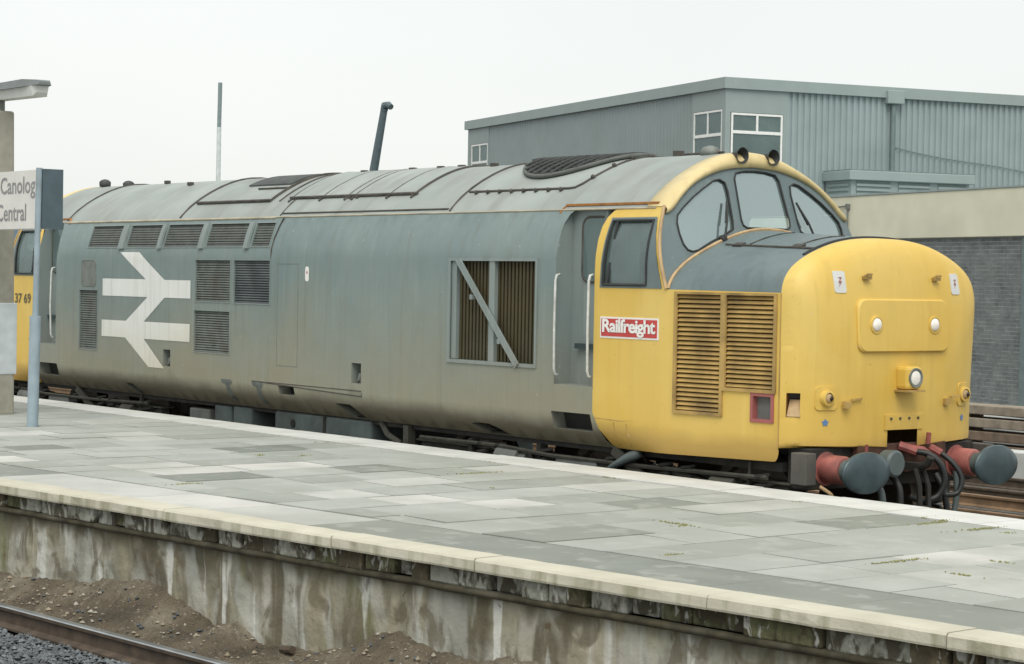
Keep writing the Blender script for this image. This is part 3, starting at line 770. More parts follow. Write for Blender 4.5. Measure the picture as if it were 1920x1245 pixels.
# raised plate with the dark exhaust well at its top
m_ = MB(); ys = [-.62+.04*i for i in range(32)]
m_.grid([[(x, y, rz(y)+.02) for y in ys] for x in (-10.3, -10.0, -9.6, -9.3)], flip=True)
for x in (-10.3, -9.3): m_.grid([[(x, y, rz(y)-.02) for y in ys], [(x, y, rz(y)+.02) for y in ys]])
for y in (ys[0], ys[-1]): m_.grid([[(x, y, rz(y)-.02) for x in (-10.3, -9.3)], [(x, y, rz(y)+.02) for x in (-10.3, -9.3)]])
m_.build('exhaust_hatch', 'roof_dark', roof)
ledge(-9.9, -9.2, -.72, r=.012)
# ribbed lift-out hatches
m_ = MB(); ys = [-.95+.06*i for i in range(30)]
m_.grid([[(x, y, rz(y)+.02) for y in ys] for x in (-8.72, -8.0, -7.3, -6.2)], flip=True)
for x in (-8.72, -6.2): m_.grid([[(x, y, rz(y)-.02) for y in ys], [(x, y, rz(y)+.02) for y in ys]])
m_.grid([[(x, ys[0], rz(ys[0])-.02) for x in (-8.72, -6.2)], [(x, ys[0], rz(ys[0])+.02) for x in (-8.72, -6.2)]])
m_.build('roof_hatch', 'roof_paint', roof, smooth=True, angle=30)
ledge(-8.75, -6.15, -.97, r=.019)
for x in (-8.72, -8.05, -7.52, -7.38, -6.68, -6.2): arc(x, -1.02, .95, 'hatch_rib', r=.017, mat='roof_dark' if x < -8.5 else 'seam')
b_ = MB(); b_.box(-.045, .045, -.03, .03, -.01, .035); b0 = None
for x in (-8.3, -7.3, -6.75, -6.35, -5.75):
    P = (x, -.22, rz(-.22)+.0)
    if b0 is None: b0 = b_.build('lifting_lug', 'seam', roof, loc=(0, 0, 0), bevel=.006); b0.location = Vector(P)-loco.location
    else: inst(b0, roof, P)
for x in (-8.05, -7.45, -7.3, -6.68, -6.2):
    inst(b0, roof, (x, -.985, rz(-.985)+.005)).scale = (.6, .6, .6)
for x, y in ((-13.1, -.25), (-12.1, -.45)): inst(b0, roof, (x, y, rz(y)+.01))
# fan section with its bolted edge and round grille
m_ = MB(); pth = [(-5.2, -.965)]+[(-5.2+.15*k, -.965) for k in range(1, 12)]+[(-3.47, -.955), (-3.42, -.90), (-3.39, -.78), (-3.36, -.6), (-3.34, -.4), (-3.33, -.2), (-3.33, 0.2), (-3.33, .8)]
m_.tube([(x, y, rz(y)+.006) for x, y in pth], .014, 6); m_.build('fan_section_edge', 'seam', roof)
bo = MB(); bo.lathe((0, 0, 0), (0, -.7, .7), [(-.01, .022), (.02, .022), (.03, .014)], 8); bo0 = None
for k in range(12):
    x, y = (-5.05+.2*k, -.99) if k < 8 else ((-3.38, -.80), (-3.35, -.55), (-3.34, -.3), (-3.33, -.05))[k-8]
    P = (x, y, rz(y)+.01)
    if bo0 is None: bo0 = bo.build('edge_bolt', 'seam', roof, loc=(0, 0, 0)); bo0.location = Vector(P)-loco.location
    else: inst(bo0, roof, P)
fx, fr_ = -4.25, .77
m_ = MB(); m_.tube([(fx+fr_*math.cos(t), fr_*math.sin(t), rz(fr_*math.sin(t))+.03) for t in [2*math.pi*k/48 for k in range(49)]], .024, 8, cap=False); fan = m_.build('fan_rim', 'slat_dark', roof, smooth=True)
m_ = MB(); ring = []
for rr in (0, .25, .5, .7, fr_): ring.append([(fx+rr*math.cos(t), rr*math.sin(t), rz(rr*math.sin(t))+.012) for t in [2*math.pi*k/40 for k in range(41)]])
m_.grid(ring); m_.build('fan_well', 'louvre_dark', fan, smooth=True)
for k in range(-11, 12):
    yy = .066*k; hl = math.sqrt(max(0, fr_*fr_-yy*yy))
    if hl < .1: continue
    m_ = MB(); m_.bar((fx-hl, yy, rz(yy)+.035), (fx+hl, yy, rz(yy)+.035), .02, .03); m_.build('fan_bar', 'roof_dark', fan)
for k in range(-5, 6):
    xx = .14*k; hl = math.sqrt(fr_*fr_-xx*xx)
    m_ = MB(); m_.tube([(fx+xx, -hl+2*hl*j/10, rz(-hl+2*hl*j/10)+.055) for j in range(11)], .012, 5); m_.build('fan_bar', 'roof_dark', fan)
# cantrail strip
for s in (-1, 1):
    m_ = MB(); m_.tube([(-15.5, s*1.203, 3.352), (-8, s*1.203, 3.352), (-2.0, s*1.203, 3.352)], .008, 6); m_.build('cantrail_strip', 'cantrail_cream', loco)
m_ = MB(); m_.tube([(-14.2, -1.208, 3.345), (-8.7, -1.208, 3.345)], .012, 6); m_.build('grille_drip_strip', 'cantrail_cream', loco)
m_ = MB(); m_.tube([(-8.50, -1.215, 3.34), (-8.53, -1.26, 3.23), (-8.56, -1.305, 3.1), (-8.57, -1.337, 2.97), (-8.57, -1.352, 2.6)], .010, 6); m_.build('shoulder_flange', 'seam', loco)
m_ = MB(); m_.tube([(-8.6, -1.17, 3.395), (-6, -1.17, 3.395), (-5.3, -1.17, 3.395)], .011, 6); m_.build('roof_joint', 'seam', roof)

# ---- nose outline (front view) and height field of the rounded front
ARF = [(1.227, 2.50), (1.224, 2.585), (1.21, 2.66), (1.175, 2.735), (1.10, 2.815), (.97, 2.895), (.80, 2.967), (.60, 3.028), (.40, 3.066), (.20, 3.085), (0, 3.09)]
NZ0, ND = 1.235, .34
_oa = [(1.227, NZ0+(2.50-NZ0)*k/16) for k in range(16)]+smooth_poly(ARF, 10)
_ang = [math.atan2(z-NZ0, y) for y, z in _oa]; _rad = [math.hypot(y, z-NZ0) for y, z in _oa]
def fx_nose(y, z):
    y = abs(y); a = math.atan2(max(0, z-NZ0), y) if (y > 1e-6 or z > NZ0+1e-6) else 0
    ra = 1.227/math.cos(a) if a < math.atan2(2.50-NZ0, 1.227) else interp(a, _ang, _rad)
    rho = min(1, math.hypot(y, max(0, z-NZ0))/ra); rho = 1 if rho > .9999 else rho; n = 2.3+1.3*math.sin(a)**3
    return -ND*(1-max(0, 1-rho**n)**(1/n))
def nosef(y, z): return (fx_nose(y, z), y, z)
def hw(x): return 1.352-.125*max(0, min(1, (x+1.7)/1.36))
def nside(x, z):
    k = hw(x)/1.352
    y = bprof(min(z, 2.6)) if z <= 2.62 else bprof(z)
    if z < 1.42:                       # the turn-under of the body fades out along the nose
        t = 1-.85*max(0, min(1, (x+2.62)/.9)); y = 1.352-(1.352-y)*t
    return (x, -y*k, z)
_arr = smooth_poly([(1.347, 2.595), (1.30, 2.675), (1.21, 2.765), (1.07, 2.862), (.88, 2.955), (.69, 3.032), (.5, 3.095), (.357, 3.132), (.18, 3.163), (0, 3.172)], 4)
ARR = resample(_arr, 25); ARF2 = resample(smooth_poly(ARF[1:], 4), 25)
SQ = [(-1.212, 1.51), (-1.13, 1.51), (-1.13, 1.72), (-1.212, 1.72)]
def circ(cy, cz, r, n=20, ry=None): return [(cy+(ry or r)*math.cos(2*math.pi*k/n), cz+r*math.sin(2*math.pi*k/n)) for k in range(n)]
LAMPS = [(-.91, 1.678), (.91, 1.678)]
WIN_C = [(-.315, 3.215), (-.27, 3.19), (.27, 3.19), (.315, 3.215), (.325, 3.27), (.30, 3.66), (.265, 3.715), (.15, 3.737), (0, 3.745), (-.15, 3.737), (-.265, 3.715), (-.30, 3.66), (-.325, 3.27)]
WIN_L = [(-.455, 3.175), (-.44, 3.25), (-.425, 3.53), (-.44, 3.615), (-.50, 3.642), (-.57, 3.63), (-.72, 3.55), (-.86, 3.465), (-1.0, 3.362), (-1.085, 3.285), (-1.108, 3.21), (-1.105, 3.11), (-1.085, 3.015), (-1.05, 2.965), (-1.0, 2.95), (-.93, 2.965), (-.75, 3.05), (-.57, 3.12)]
WIN_R = [(-y, z) for y, z in WIN_L][::-1]
BROW_IN = [(-1.342, 2.62)]  # inner edge of brow, near to centre
BI = smooth_poly([(1.228, 3.295), (1.19, 3.30), (1.12, 3.345), (1.0, 3.46), (.83, 3.585), (.6, 3.685), (.32, 3.752), (0, 3.775)], 4)

def make_cab(mir):
    kw = dict(mirror=mir)
    # yellow side of cab and nose
    seam = [(Sx(1.352, 2.595), 2.595)]+[(Sx(bprof(z), z)+.0, z) for z in (2.75, 2.9, 3.05, 3.2, 3.30, 3.36)]
    out_ = [(-2.53, 1.075), (-1.9, 1.085), (-.40, 1.112), (-.375, 1.118), (-.355, 1.14), (-.34, 1.18), (-.335, 1.21), (-.34, 1.235), (-.34, 2.585)]+seam[:0]+[(seam[0][0], 2.595)]+seam[1:]+[(-2.50, 3.36), (-2.58, 3.33), (-2.64, 3.27), (-2.675, 3.18), (-2.685, 3.05), (-2.685, 1.40), (-2.62, 1.25)]
    HW = [(-2.60, 2.605), (-1.735, 2.605), (-1.93, 3.26), (-2.56, 3.26)]
    HG1, HG2 = rect(-1.53, -1.005, 1.50, 2.555), rect(-.945, -.40, 1.735, 2.555)
    HR = rect(-.62, -.42, 1.475, 1.675)
    hl = [HW, HG1, HG2, HR] if not mir else [HW]
    pt = [(-2.6+.16*i, z) for i in range(15) for z in ZL]
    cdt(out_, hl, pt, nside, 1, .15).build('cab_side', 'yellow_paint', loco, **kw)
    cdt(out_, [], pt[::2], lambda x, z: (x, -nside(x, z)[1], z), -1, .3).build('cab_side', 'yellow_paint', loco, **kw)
    # curved lower tab at the buffer cutout
    # cab side window: grey surround plate, glass and rubber
    G = [(-2.56, 2.63), (-1.945, 2.63), (-1.955, 3.235), (-2.525, 3.235)]
    off = lambda d: (lambda x, z: tuple(Vector(nside(x, z))+Vector((0, -d, 0))))
    cw = cdt([(-2.605, 2.60), (-1.73, 2.60), (-1.925, 3.265), (-2.565, 3.265)], [G], [(x, z) for x in (-2.585, -1.90, -1.85) for z in (2.7, 2.8, 2.9, 3.0, 3.1, 3.2)], off(.006), 1, .1).build('cab_window', 'dark_paint', loco, **kw)
    cdt([(-2.57, 2.62), (-1.935, 2.62), (-1.945, 3.245), (-2.535, 3.245)], [], [(x, z) for x in (-2.3, -2.1) for z in (2.8, 2.9, 3.0, 3.1)], off(-.015), 1, .1).build('pane', 'glass_side', cw, **kw)
    m_ = MB(); m_.tube([off(.008)(*q) for q in dens(G+G[:1], .1)[:-1]]+[off(.008)(*G[0])], .014, 5, cap=False); m_.build('window_rubber', 'black_rubber', cw, **kw)
    m_ = MB(); m_.bar(off(.0)(-2.50, 2.64), off(.0)(-2.46, 3.23), .03, .03, upv=(1, 0, 0)); m_.build('window_bar', 'black_rubber', cw, **kw)
    # seam between cab side and screen, trim along the nose
    m_ = MB()
    m_.tube([(Sx(bprof(z), z)-.004, -bprof(z)-.004, z) for z in [2.6+.07*k for k in range(12)]], .017, 6); m_.build('cab_corner_trim', 'cream_trim', loco, **kw)
    m_ = MB(); q = [(-y, z) for y, z in ARR]+[(y, z) for y, z in ARR[-2::-1]]
    m_.tube([(Sx(y, z)+.012, y, z+.008) for y, z in q], .018, 6); m_.build('nose_trim', 'cream_trim', loco, **kw)
    # screen wall with three openings
    sd = [(1.352*1, 2.595)]+[(bprof(z), z) for z in (2.7, 2.8, 2.9, 3.0, 3.1, 3.2)]+BI
    out_ = [(-y, z) for y, z in sd]+[(y, z) for y, z in sd[-2::-1]]+[(y, z) for y, z in ARR[1:]]+[(-y, z) for y, z in ARR[-2:0:-1]]
    pt = [(-1.3+.1*i, 2.65+.09*j) for i in range(27) for j in range(13)]
    cdt(out_, [WIN_C, WIN_L, WIN_R], pt, lambda y, z: (Sx(y, z), y, z), 1, .08).build('windscreen_surround', 'dark_paint', loco, **kw)
    for W_ in (WIN_C, WIN_L, WIN_R):
        ws = MB(); ws.tube([(Sx(y, z)+.006, y, z) for y, z in W_+W_[:1]], .009, 6, cap=False); ws = ws.build('windscreen', 'black_rubber', loco, **kw)
        cy = sum(p[0] for p in W_)/len(W_); cz = sum(p[1] for p in W_)/len(W_)
        cdt(W_, [], [(cy, cz), (cy+.15, cz), (cy-.15, cz), (cy, cz+.15), (cy, cz-.15)], lambda y, z: (Sx(y, z)-.012, y, z), 1, .1).build('pane', 'glass', ws, **kw)
    # yellow brow
    OUT = ROOF; n_ = 34
    inn = resample(BI, n_); ou = resample(ROOF, n_); m_ = MB()
    full = lambda c: [(-y, z) for y, z in c]+[(y, z) for y, z in c[-2::-1]]
    inn, ou = full(inn), full(ou); rows = []
    lerp = lambda a, b, t: (a[0]+(b[0]-a[0])*t, a[1]+(b[1]-a[1])*t)
    rows.append([(Sx(*a)-.01, *a) for a in inn])
    rows.append([(Sx(*a)+.022, *lerp(a, b, .06)) for a, b in zip(inn, ou)])
    rows.append([(Sx(*a)+.030, *lerp(a, b, .55)) for a, b in zip(inn, ou)])
    rows.append([(Sx(*lerp(a, b, .85))+.026, *lerp(a, b, .85)) for a, b in zip(inn, ou)])
    rows.append([(Sx(*b)+.005, *lerp(a, b, .97)) for a, b in zip(inn, ou)])
    rows.append([(Sx(*b)-.03, b[0]*1.004, b[1]+.004) for a, b in zip(inn, ou)])
    rows.append([(XR, b[0]*1.004, b[1]+.004) for a, b in zip(inn, ou)])
    rows.append([(XR-.002, b[0], b[1]-.01) for a, b in zip(inn, ou)])
    m_.grid(rows, flip=True); m_.build('roof_brow', 'faded_lit_yellow', loco, smooth=True, **kw)
    # rusty drip strip over door and window
    m_ = MB(); m_.bar((-3.33, -1.165, 3.40), (-1.99, -1.165, 3.40), .035, .022); m_.bar((-3.33, -1.165, 3.40), (-3.39, -1.215, 3.325), .02, .02); m_.build('drip_strip', 'rust', loco, **kw)
    # door recess: back wall, jambs, door with window, handrails, step
    m_ = MB(); xa, xb, yb_ = -3.27, -2.685, -1.14
    zz = [1.65+.1*i for i in range(18)]
    m_.grid([[(xa, -bprof(z), z) for z in zz], [(xa, yb_, z) for z in zz]], flip=False)
    m_.grid([[(xb, yb_, z) for z in zz], [(xb, -bprof(z), z) for z in zz]], flip=False)
    m_.add([(xa, -bprof(1.65), 1.65), (xb, -bprof(1.65), 1.65), (xb, yb_, 1.65), (xa, yb_, 1.65)], [(0, 1, 2, 3)])
    m_.add([(xa-.1, yb_, 1.65), (xb+.4, yb_, 1.65), (xb+.4, yb_, 3.42), (xa-.1, yb_, 3.42)], [(0, 1, 2, 3)])
    dr = m_.build('cab_door', 'frame_grey', loco, **kw)
    m_ = MB(); m_.add([(x, yb_-.012, z) for x, z in rrect(-3.10, -2.73, 2.66, 3.27, .09)], [tuple(range(20))]); m_.build('door_window', 'glass_building', dr, **kw)
    m_ = MB(); q = rrect(-3.11, -2.72, 2.65, 3.28, .1); m_.tube([(x, yb_-.008, z) for x, z in q+q[:1]], .013, 5, cap=False); m_.build('door_window_rubber', 'seam', dr, **kw)
    for x in (-3.215, -2.715):
        m_ = MB(); m_.tube([(x, -1.345, 1.74), (x, -1.385, 1.75), (x, -1.40, 1.80), (x+.006, -1.41, 2.2), (x, -1.40, 2.66), (x, -1.385, 2.71), (x, -1.345, 2.72)], .013, 8); m_.build('handrail', 'white_metal', dr, smooth=True, **kw)
    # nose top
    m_ = MB(); fu = full(ARR), full(ARF2)
    rows = []
    for k in range(9):
        t = k/8; rows.append([((Sx(*a)-.01)*(1-t)+(-ND)*t, a[0]*(1-t)+b[0]*t, a[1]*(1-t)+b[1]*t) for a, b in zip(*fu)])
    m_.grid(rows, flip=False); m_.build('nose_top', 'dark_paint', loco, smooth=True, **kw)
    # front
    def nra(a_): return 1.227/math.cos(a_) if a_ < math.atan2(2.50-NZ0, 1.227) else interp(a_, _ang, _rad)
    AN = [math.pi*k/120 for k in range(121)]; po = []; pt = []
    for an in AN:
        q = min(an, math.pi-an); r_ = nra(q); n_ = 2.3+1.3*math.sin(q)**3
        po.append((r_*math.cos(an), NZ0+r_*math.sin(an)))
        for x_ in (-.30, -.25, -.205, -.165, -.13, -.10, -.075, -.053, -.036, -.022, -.012, -.005, -.0015):
            rho = (1-(1+x_/ND)**n_)**(1/n_); pt.append((r_*rho*math.cos(an), NZ0+r_*rho*math.sin(an)))
    gw = [(-.20, NZ0), (-.20, 1.41), (.20, 1.41), (.20, NZ0)]
    of = po+gw
    hl = [SQ]+[circ(a, b, .055, 16) for a, b in LAMPS] if not mir else []
    fr = cdt(of, hl, pt, nosef, 1, 9, .002, .004, False).build('nose_front', 'yellow_paint', loco, smooth=True, angle=60, **kw)
    return fr
make_cab(True)
nose = make_cab(False)

# ---- nose side grilles: yellow slats
m_ = MB(); offs = lambda d: (lambda x, z: tuple(Vector(nside(x, z))+Vector((0, -d, 0))))
for h, n in ((rect(-1.53, -1.005, 1.50, 2.555), 25), (rect(-.945, -.40, 1.735, 2.555), 20)):
    m_ = MB(); pocket(m_, h, nside, (0, .10, 0), 1, 1)
    x0, z0 = h[0]; x1, z1 = h[2]
    for a in (rect(x0-.03, x1+.03, z1, z1+.022), rect(x0-.03, x1+.03, z0-.03, z0), rect(x0-.03, x0, z0, z1), rect(x1, x1+.03, z0, z1)):
        q = [Vector(nside(*p)) for p in a]; m_.add(q+[v+Vector((0, -.02, 0)) for v in q], [(4, 5, 6, 7), (0, 1, 5, 4), (1, 2, 6, 5), (2, 3, 7, 6), (3, 0, 4, 7)])
    gr = m_.build('nose_grille', ['slat_yellow', 'grille_rust'], loco)
    p = (z1-z0)/n; a = MB(); dx = (x1-x0)/2; ya = nside(x0, 2)[1]; yb_ = nside(x1, 2)[1]; sk = (yb_-ya)/2
    c, s = math.cos(R(38)), math.sin(R(38)); a.obox((0, 0, 0), (dx, sk, 0), (0, -s*p*.42, -c*p*.40), (0, c*.004, -s*.004)); s0 = None
    for k in range(n):
        P = Vector(((x0+x1)/2, (ya+yb_)/2+.012, z0+p*(k+.5)))
        if s0 is None: s0 = a.build('slat', 'slat_yellow', gr, loc=(0, 0, 0)); s0.location = P-loco.location
        else: o_ = s0.copy(); COL.objects.link(o_); o_.location = P-loco.location
# red framed socket, dark recess with plug
m_ = MB(); pocket(m_, rect(-.62, -.42, 1.475, 1.675), nside, (0, .05, 0), 0, 1)
for a in (rect(-.65, -.39, 1.675, 1.705), rect(-.65, -.39, 1.445, 1.475), rect(-.65, -.62, 1.475, 1.675), rect(-.42, -.39, 1.475, 1.675)):
    q = [Vector(nside(*p)) for p in a]; m_.add(q+[v+Vector((0, -.012, 0)) for v in q], [(4, 5, 6, 7), (0, 1, 5, 4), (1, 2, 6, 5), (2, 3, 7, 6), (3, 0, 4, 7)])
m_.build('red_framed_panel', ['pink_red', 'box_grey'], loco)
m_ = MB(); pocket(m_, SQ, nosef, (-.08, .12, 0), 0, 1); sqp = m_.build('socket_recess', ['rust', 'lamp_dark'], loco)
m_ = MB(); m_.add([(-.33, -1.115, 1.52), (-.20, -1.05, 1.52), (-.21, -1.08, 1.66), (-.30, -1.13, 1.66), (-.27, -1.20, 1.515), (-.17, -1.14, 1.515)], [(4, 5, 2, 3), (0, 4, 3), (1, 2, 5)]); m_.build('socket_flap', 'cream_trim', sqp)
# railfreight panel
yr_ = -1.352-.006
m_ = MB(); m_.box(-2.585, -1.765, yr_, -1.349, 2.125, 2.325); rfp = m_.build('name_panel', 'sign_white', loco)
m_ = MB(); m_.box(-2.568, -1.782, yr_-.003, yr_-.0005, 2.142, 2.308); m_.build('red_field', 'railfreight_red', rfp)
m_ = MB(); lettering(m_, 'Railfreight', .17, (-2.548, yr_-.0045, 2.185), (1, 0, 0), (0, 0, 1), bold=.005, width=.75, spacing=.9); m_.build('lettering', 'sign_white', rfp)
# number on the rear cab side
m_ = MB(); lettering(m_, '37 69', .19, (-15.55, -1.357, 2.21), (1, 0, 0), (0, 0, 1), bold=.003, width=.52); m_.build('running_number', 'sign_text', loco)

# ---- nose front fittings
def on(y, z, d=0): return Vector((fx_nose(y, z)+d, y, z))
m_ = MB()                                            # raised lamp panel
pl = rrect(-.60, .60, 2.075, 2.545, .09, 5)
def sheet(m_, poly, d, mi=0, back=.03, f=on):
    t = [f(y, z, d) for y, z in poly]; b = [f(y, z, -back) for y, z in poly]; n = len(t)
    c = f(sum(p[0] for p in poly)/n, sum(p[1] for p in poly)/n, d)
    m_.add(t+[c], [(i, (i+1) % n, n) for i in range(n)], mi); m_.add(t+b, [(i, n+i, n+(i+1) % n, (i+1) % n) for i in range(n)], mi)
pin = [(y*.975, 2.31+(z-2.31)*.95) for y, z in pl]
lpn = cdt(pin, [], [(-.6+.08*i, 2.09+.08*j) for i in range(16) for j in range(7)], lambda y, z: on(y, z, .032), 1, .08)
m_.nrm = None; lpn.nrm = None
k_ = len(pl); ra_ = [on(y, z, .032) for y, z in pin]; rb_ = [on(y, z, .018) for y, z in pl]; rc_ = [on(y, z, -.02) for y, z in pl]
for A_, B_ in ((ra_, rb_), (rb_, rc_)): lpn.add(A_+B_, [(i, k_+i, k_+(i+1) % k_, (i+1) % k_) for i in range(k_)])
lpn.build('lamp_panel', 'yellow_paint', loco, smooth=True, angle=50)
for s in (-1, 1):
    m_ = MB(); m_.lathe(on(s*.385, 2.318, .022), (1, 0, 0), [(0, .083), (.02, .08), (.022, .066), (.014, .060)], 20); ml = m_.build('marker_light', 'yellow_paint', loco, smooth=True, angle=40)
    m_ = MB(); m_.lathe(on(s*.385, 2.318, .032), (1, 0, 0), [(0, .062), (.014, .055), (.024, .035), (.028, .004)], 20); m_.build('lens', 'lamp_lens', ml, smooth=True)
# headlight box
m_ = MB(); m_.box(-.02, .13, -.095, .10, 1.745, 1.95); hb = m_.build('headlight', 'yellow_paint', loco, bevel=.03)
m_ = MB(); m_.lathe((.125, .01, 1.85), (1, 0, 0), [(0, .088), (.015, .088), (.015, .077), (.008, .074)], 24); m_.build('headlight_rim', 'slat_grey', hb, smooth=True, angle=40)
m_ = MB(); m_.lathe((.128, .01, 1.85), (1, 0, 0), [(0, .075), (.006, .06), (.01, .03), (.011, .004)], 24); m_.build('lens', 'lamp_lens', hb, smooth=True)
m_ = MB(); m_.box(-.01, .15, -.12, .12, 1.725, 1.743); m_.build('headlight_shelf', 'slat_yellow', hb)
# corner tail lamps
for s in (-1, 1):
    cy, cz = s*.91, 1.678; m_ = MB()
    sheet(m_, rrect(cy-.105, cy+.105, cz-.105, cz+.105, .04), .012); tl_ = m_.build('tail_lamp', 'yellow_paint', loco, bevel=.005)
    m_ = MB(); b0_ = on(cy, cz, 0); m_.lathe(b0_+Vector((-.01, 0, 0)), (1, 0, 0), [(0, .07), (.05, .068), (.055, .05), (.03, .045)], 20); m_.build('lamp_rim', 'yellow_paint', tl_, smooth=True, angle=40)
    m_ = MB(); m_.lathe(b0_+Vector((.0, 0, 0)), (1, 0, 0), [(0, .05), (.035, .046), (.05, .02)], 16); m_.build('lamp_body', 'cream_trim', tl_, smooth=True)
    m_ = MB(); m_.lathe(b0_+Vector((.03, .018, .0)), (1, 0, 0), [(0, .024), (.028, .02), (.03, .004)], 12); m_.build('red_lens', 'lamp_dark', tl_, smooth=True)
    # blue star below
    m_ = MB(); st = [(cy+(.036 if k % 2 == 0 else .022)*math.sin(math.pi*k/5), 1.463+(.036 if k % 2 == 0 else .022)*math.cos(math.pi*k/5)) for k in range(10)]
    m_.add([on(y, z, .004) for y, z in st]+[on(cy, 1.463, .004)], [((i+1) % 10, i, 10) for i in range(10)]); m_.build('coupling_star', 'star_blue', loco)
    # warning flash plates
    cz = 2.69; m_ = MB(); cy = s*.765; sheet(m_, rrect(cy-.065, cy+.065, cz-.095, cz+.095, .02), .006); wf = m_.build('warning_plate', 'plate_white', loco)
    m_ = MB(); zg = [(-.024, .04), (.026, .043), (-.002, .008), (.022, .006), (-.022, -.045), (-.002, -.010), (-.022, -.006), (.004, .030)]
    m_.add([on(cy+y, cz+z, .010) for y, z in zg], [(0, 7, 2, 1), (7, 6, 3, 2), (6, 5, 4, 3)]); m_.build('flash_mark', 'flash_red', wf)
    # lamp iron / hinge lugs
    m_ = MB(); q = on(s*.46, 2.73); m_.obox(q+Vector((.015, 0, 0)), (.03, 0, 0), (0, .04, 0), (0, 0, .014)); m_.tube([q+Vector((.02, -.03, .01)), q+Vector((.05, -.02, .03)), q+Vector((.05, .03, .03))], .012, 6); m_.build('lamp_lug', 'slat_yellow', loco)
    # lamp iron lower
    m_ = MB(); q = on(s*.66, 1.70); m_.bar(q+Vector((.02, 0, .12)), q+Vector((.02, 0, -.1)), .02, .012); m_.bar(q+Vector((.02, 0, -.04)), q+Vector((.03, .12, -.03)), .015, .015); m_.obox(q+Vector((.02, -.06, -.08)), (.02, 0, 0), (0, .035, 0), (0, 0, .03)); m_.build('lamp_iron', 'slat_yellow', loco)
# central lower flap with bolts
m_ = MB(); sheet(m_, rect(-.24, .26, 1.385, 1.52), .012); fl = m_.build('coupler_flap', 'yellow_paint', loco)
for k in range(4):
    m_ = MB(); m_.lathe(on(-.17+.12*k, 1.485, .012), (1, 0, 0), [(0, .013), (.01, .012)], 6); m_.build('bolt', 'seam', fl)
m_ = MB(); m_.tube([(-ND+.004, -1.229, z) for z in (1.24, 1.6, 2.0, 2.4, 2.58)], .006, 5); m_.build('nose_joint', 'slat_yellow', loco)
# bonnet seams
m_ = MB(); q = [(-y, z) for y, z in ARF2]+[(y, z) for y, z in ARF2[-2::-1]]; m_.tube([(-ND-.03, y, z+.004) for y, z in q if z > 2.9], .016, 6); m_.build('bonnet_seal', 'black_rubber', loco)
def ntop(y, t):
    i = [abs(p[0]) for p in ARR]; a = interp(abs(y)*-1, [-v for v in i], [p[1] for p in ARR]); b = interp(abs(y)*-1, [-p[0] for p in ARF2], [p[1] for p in ARF2])
    return Vector(((Sx(y, a)-.01)*(1-t)-ND*t, y, a*(1-t)+b*t+.006))
m_ = MB(); m_.tube([ntop(-.72-.06*t, t) for t in (.12, .4, .7, .97)], .012, 6); m_.build('hatch_hinge_rod', 'seam', loco)
for t in (.25, .8):
    m_ = MB(); c_ = ntop(-.735, t); m_.obox(c_, (.06, 0, 0), (0, .03, .012), (0, -.004, .014)); m_.build('hatch_hinge', 'seam', loco)
for t in (.33, .78):
    m_ = MB(); m_.tube([ntop(y, t) for y in (-.70, -.5, -.3, -.1)], .006, 5); m_.build('hatch_edge', 'seam', loco)
# wipers
for s, a, b in ((1, (-.62, 3.10), (-.50, 3.40)), (1, (.60, 3.10), (.47, 3.42))):
    m_ = MB(); p0 = Vector((Sx(*a)+.05, *a)); p1 = Vector((Sx(*b)+.03, *b)); m_.tube([p0+Vector((-.03, 0, -.03)), p0, (p0+p1)/2+Vector((.02, 0, 0)), p1], .011, 6)
    pm = (p0+p1)/2; d = (p1-p0)*.62; m_.bar(pm-d*.1, pm+d, .02, .02); m_.lathe(p0+Vector((-.05, 0, -.03)), (1, 0, .3), [(0, .04), (.05, .035), (.06, .01)], 10); m_.build('wiper', 'black_rubber', loco)
# horns
for y, z in ((-.21, 3.885), (.21, 3.885)):
    m_ = MB(); c_ = Vector((-2.18, y, z)); m_.lathe(c_, (1, 0, 0), [(0, .02), (.12, .025), (.2, .04), (.27, .06), (.30, .08), (.30, .074), (.26, .05), (.18, .026)], 20); m_.box(-2.2, -2.1, y-.03, y+.03, z-.06, z+.01); m_.build('horn', 'black_rubber', loco, smooth=True, angle=40)
m_ = MB(); m_.tube([(-2.85, -.12, 3.93), (-2.6, -.1, 3.935), (-2.2, -.15, 3.93)], .012, 6); m_.box(-2.92, -2.84, -.16, -.08, 3.91, 3.97); m_.build('horn_pipe', 'seam', loco)
m_ = MB(); m_.lathe((-2.38, -.16, 3.90), (0, 0, 1), [(0, .10), (.05, .10), (.085, .07), (.10, .02)], 16); m_.build('roof_vent', 'slat_grey', loco, smooth=True)
for y in (-.18, .2):
    m_ = MB(); m_.lathe((-15.1, y, rz(y)), (0, 0, 1), [(0, .08), (.07, .085), (.1, .05), (.11, .01)], 12); m_.build('roof_vent', 'roof_dark', loco, smooth=True)
# cab interior
for mir in (False, True):
    m_ = MB(); m_.box(-3.20, -3.16, -1.1, 1.1, 1.5, 3.38); m_.build('bulkhead', 'cab_cream', loco, mirror=mir)
    m_ = MB(); m_.box(-3.15, -1.6, -1.2, 1.2, 2.0, 2.05); m_.build('cab_floor', 'cab_dark', loco, mirror=mir)
    m_ = MB(); m_.box(-2.0, -1.72, -1.1, 1.1, 2.1, 2.82); m_.build('control_desk', 'cab_dark', loco, mirror=mir, bevel=.03)
    for y in (-.7, .7):
        m_ = MB(); m_.box(-2.55, -2.45, y-.24, y+.24, 2.3, 2.95); m_.box(-2.55, -2.1, y-.25, y+.25, 2.22, 2.34); m_.box(-2.4, -2.25, y-.06, y+.06, 2.05, 2.25); m_.build('driver_seat', 'cab_dark', loco, mirror=mir, bevel=.04)

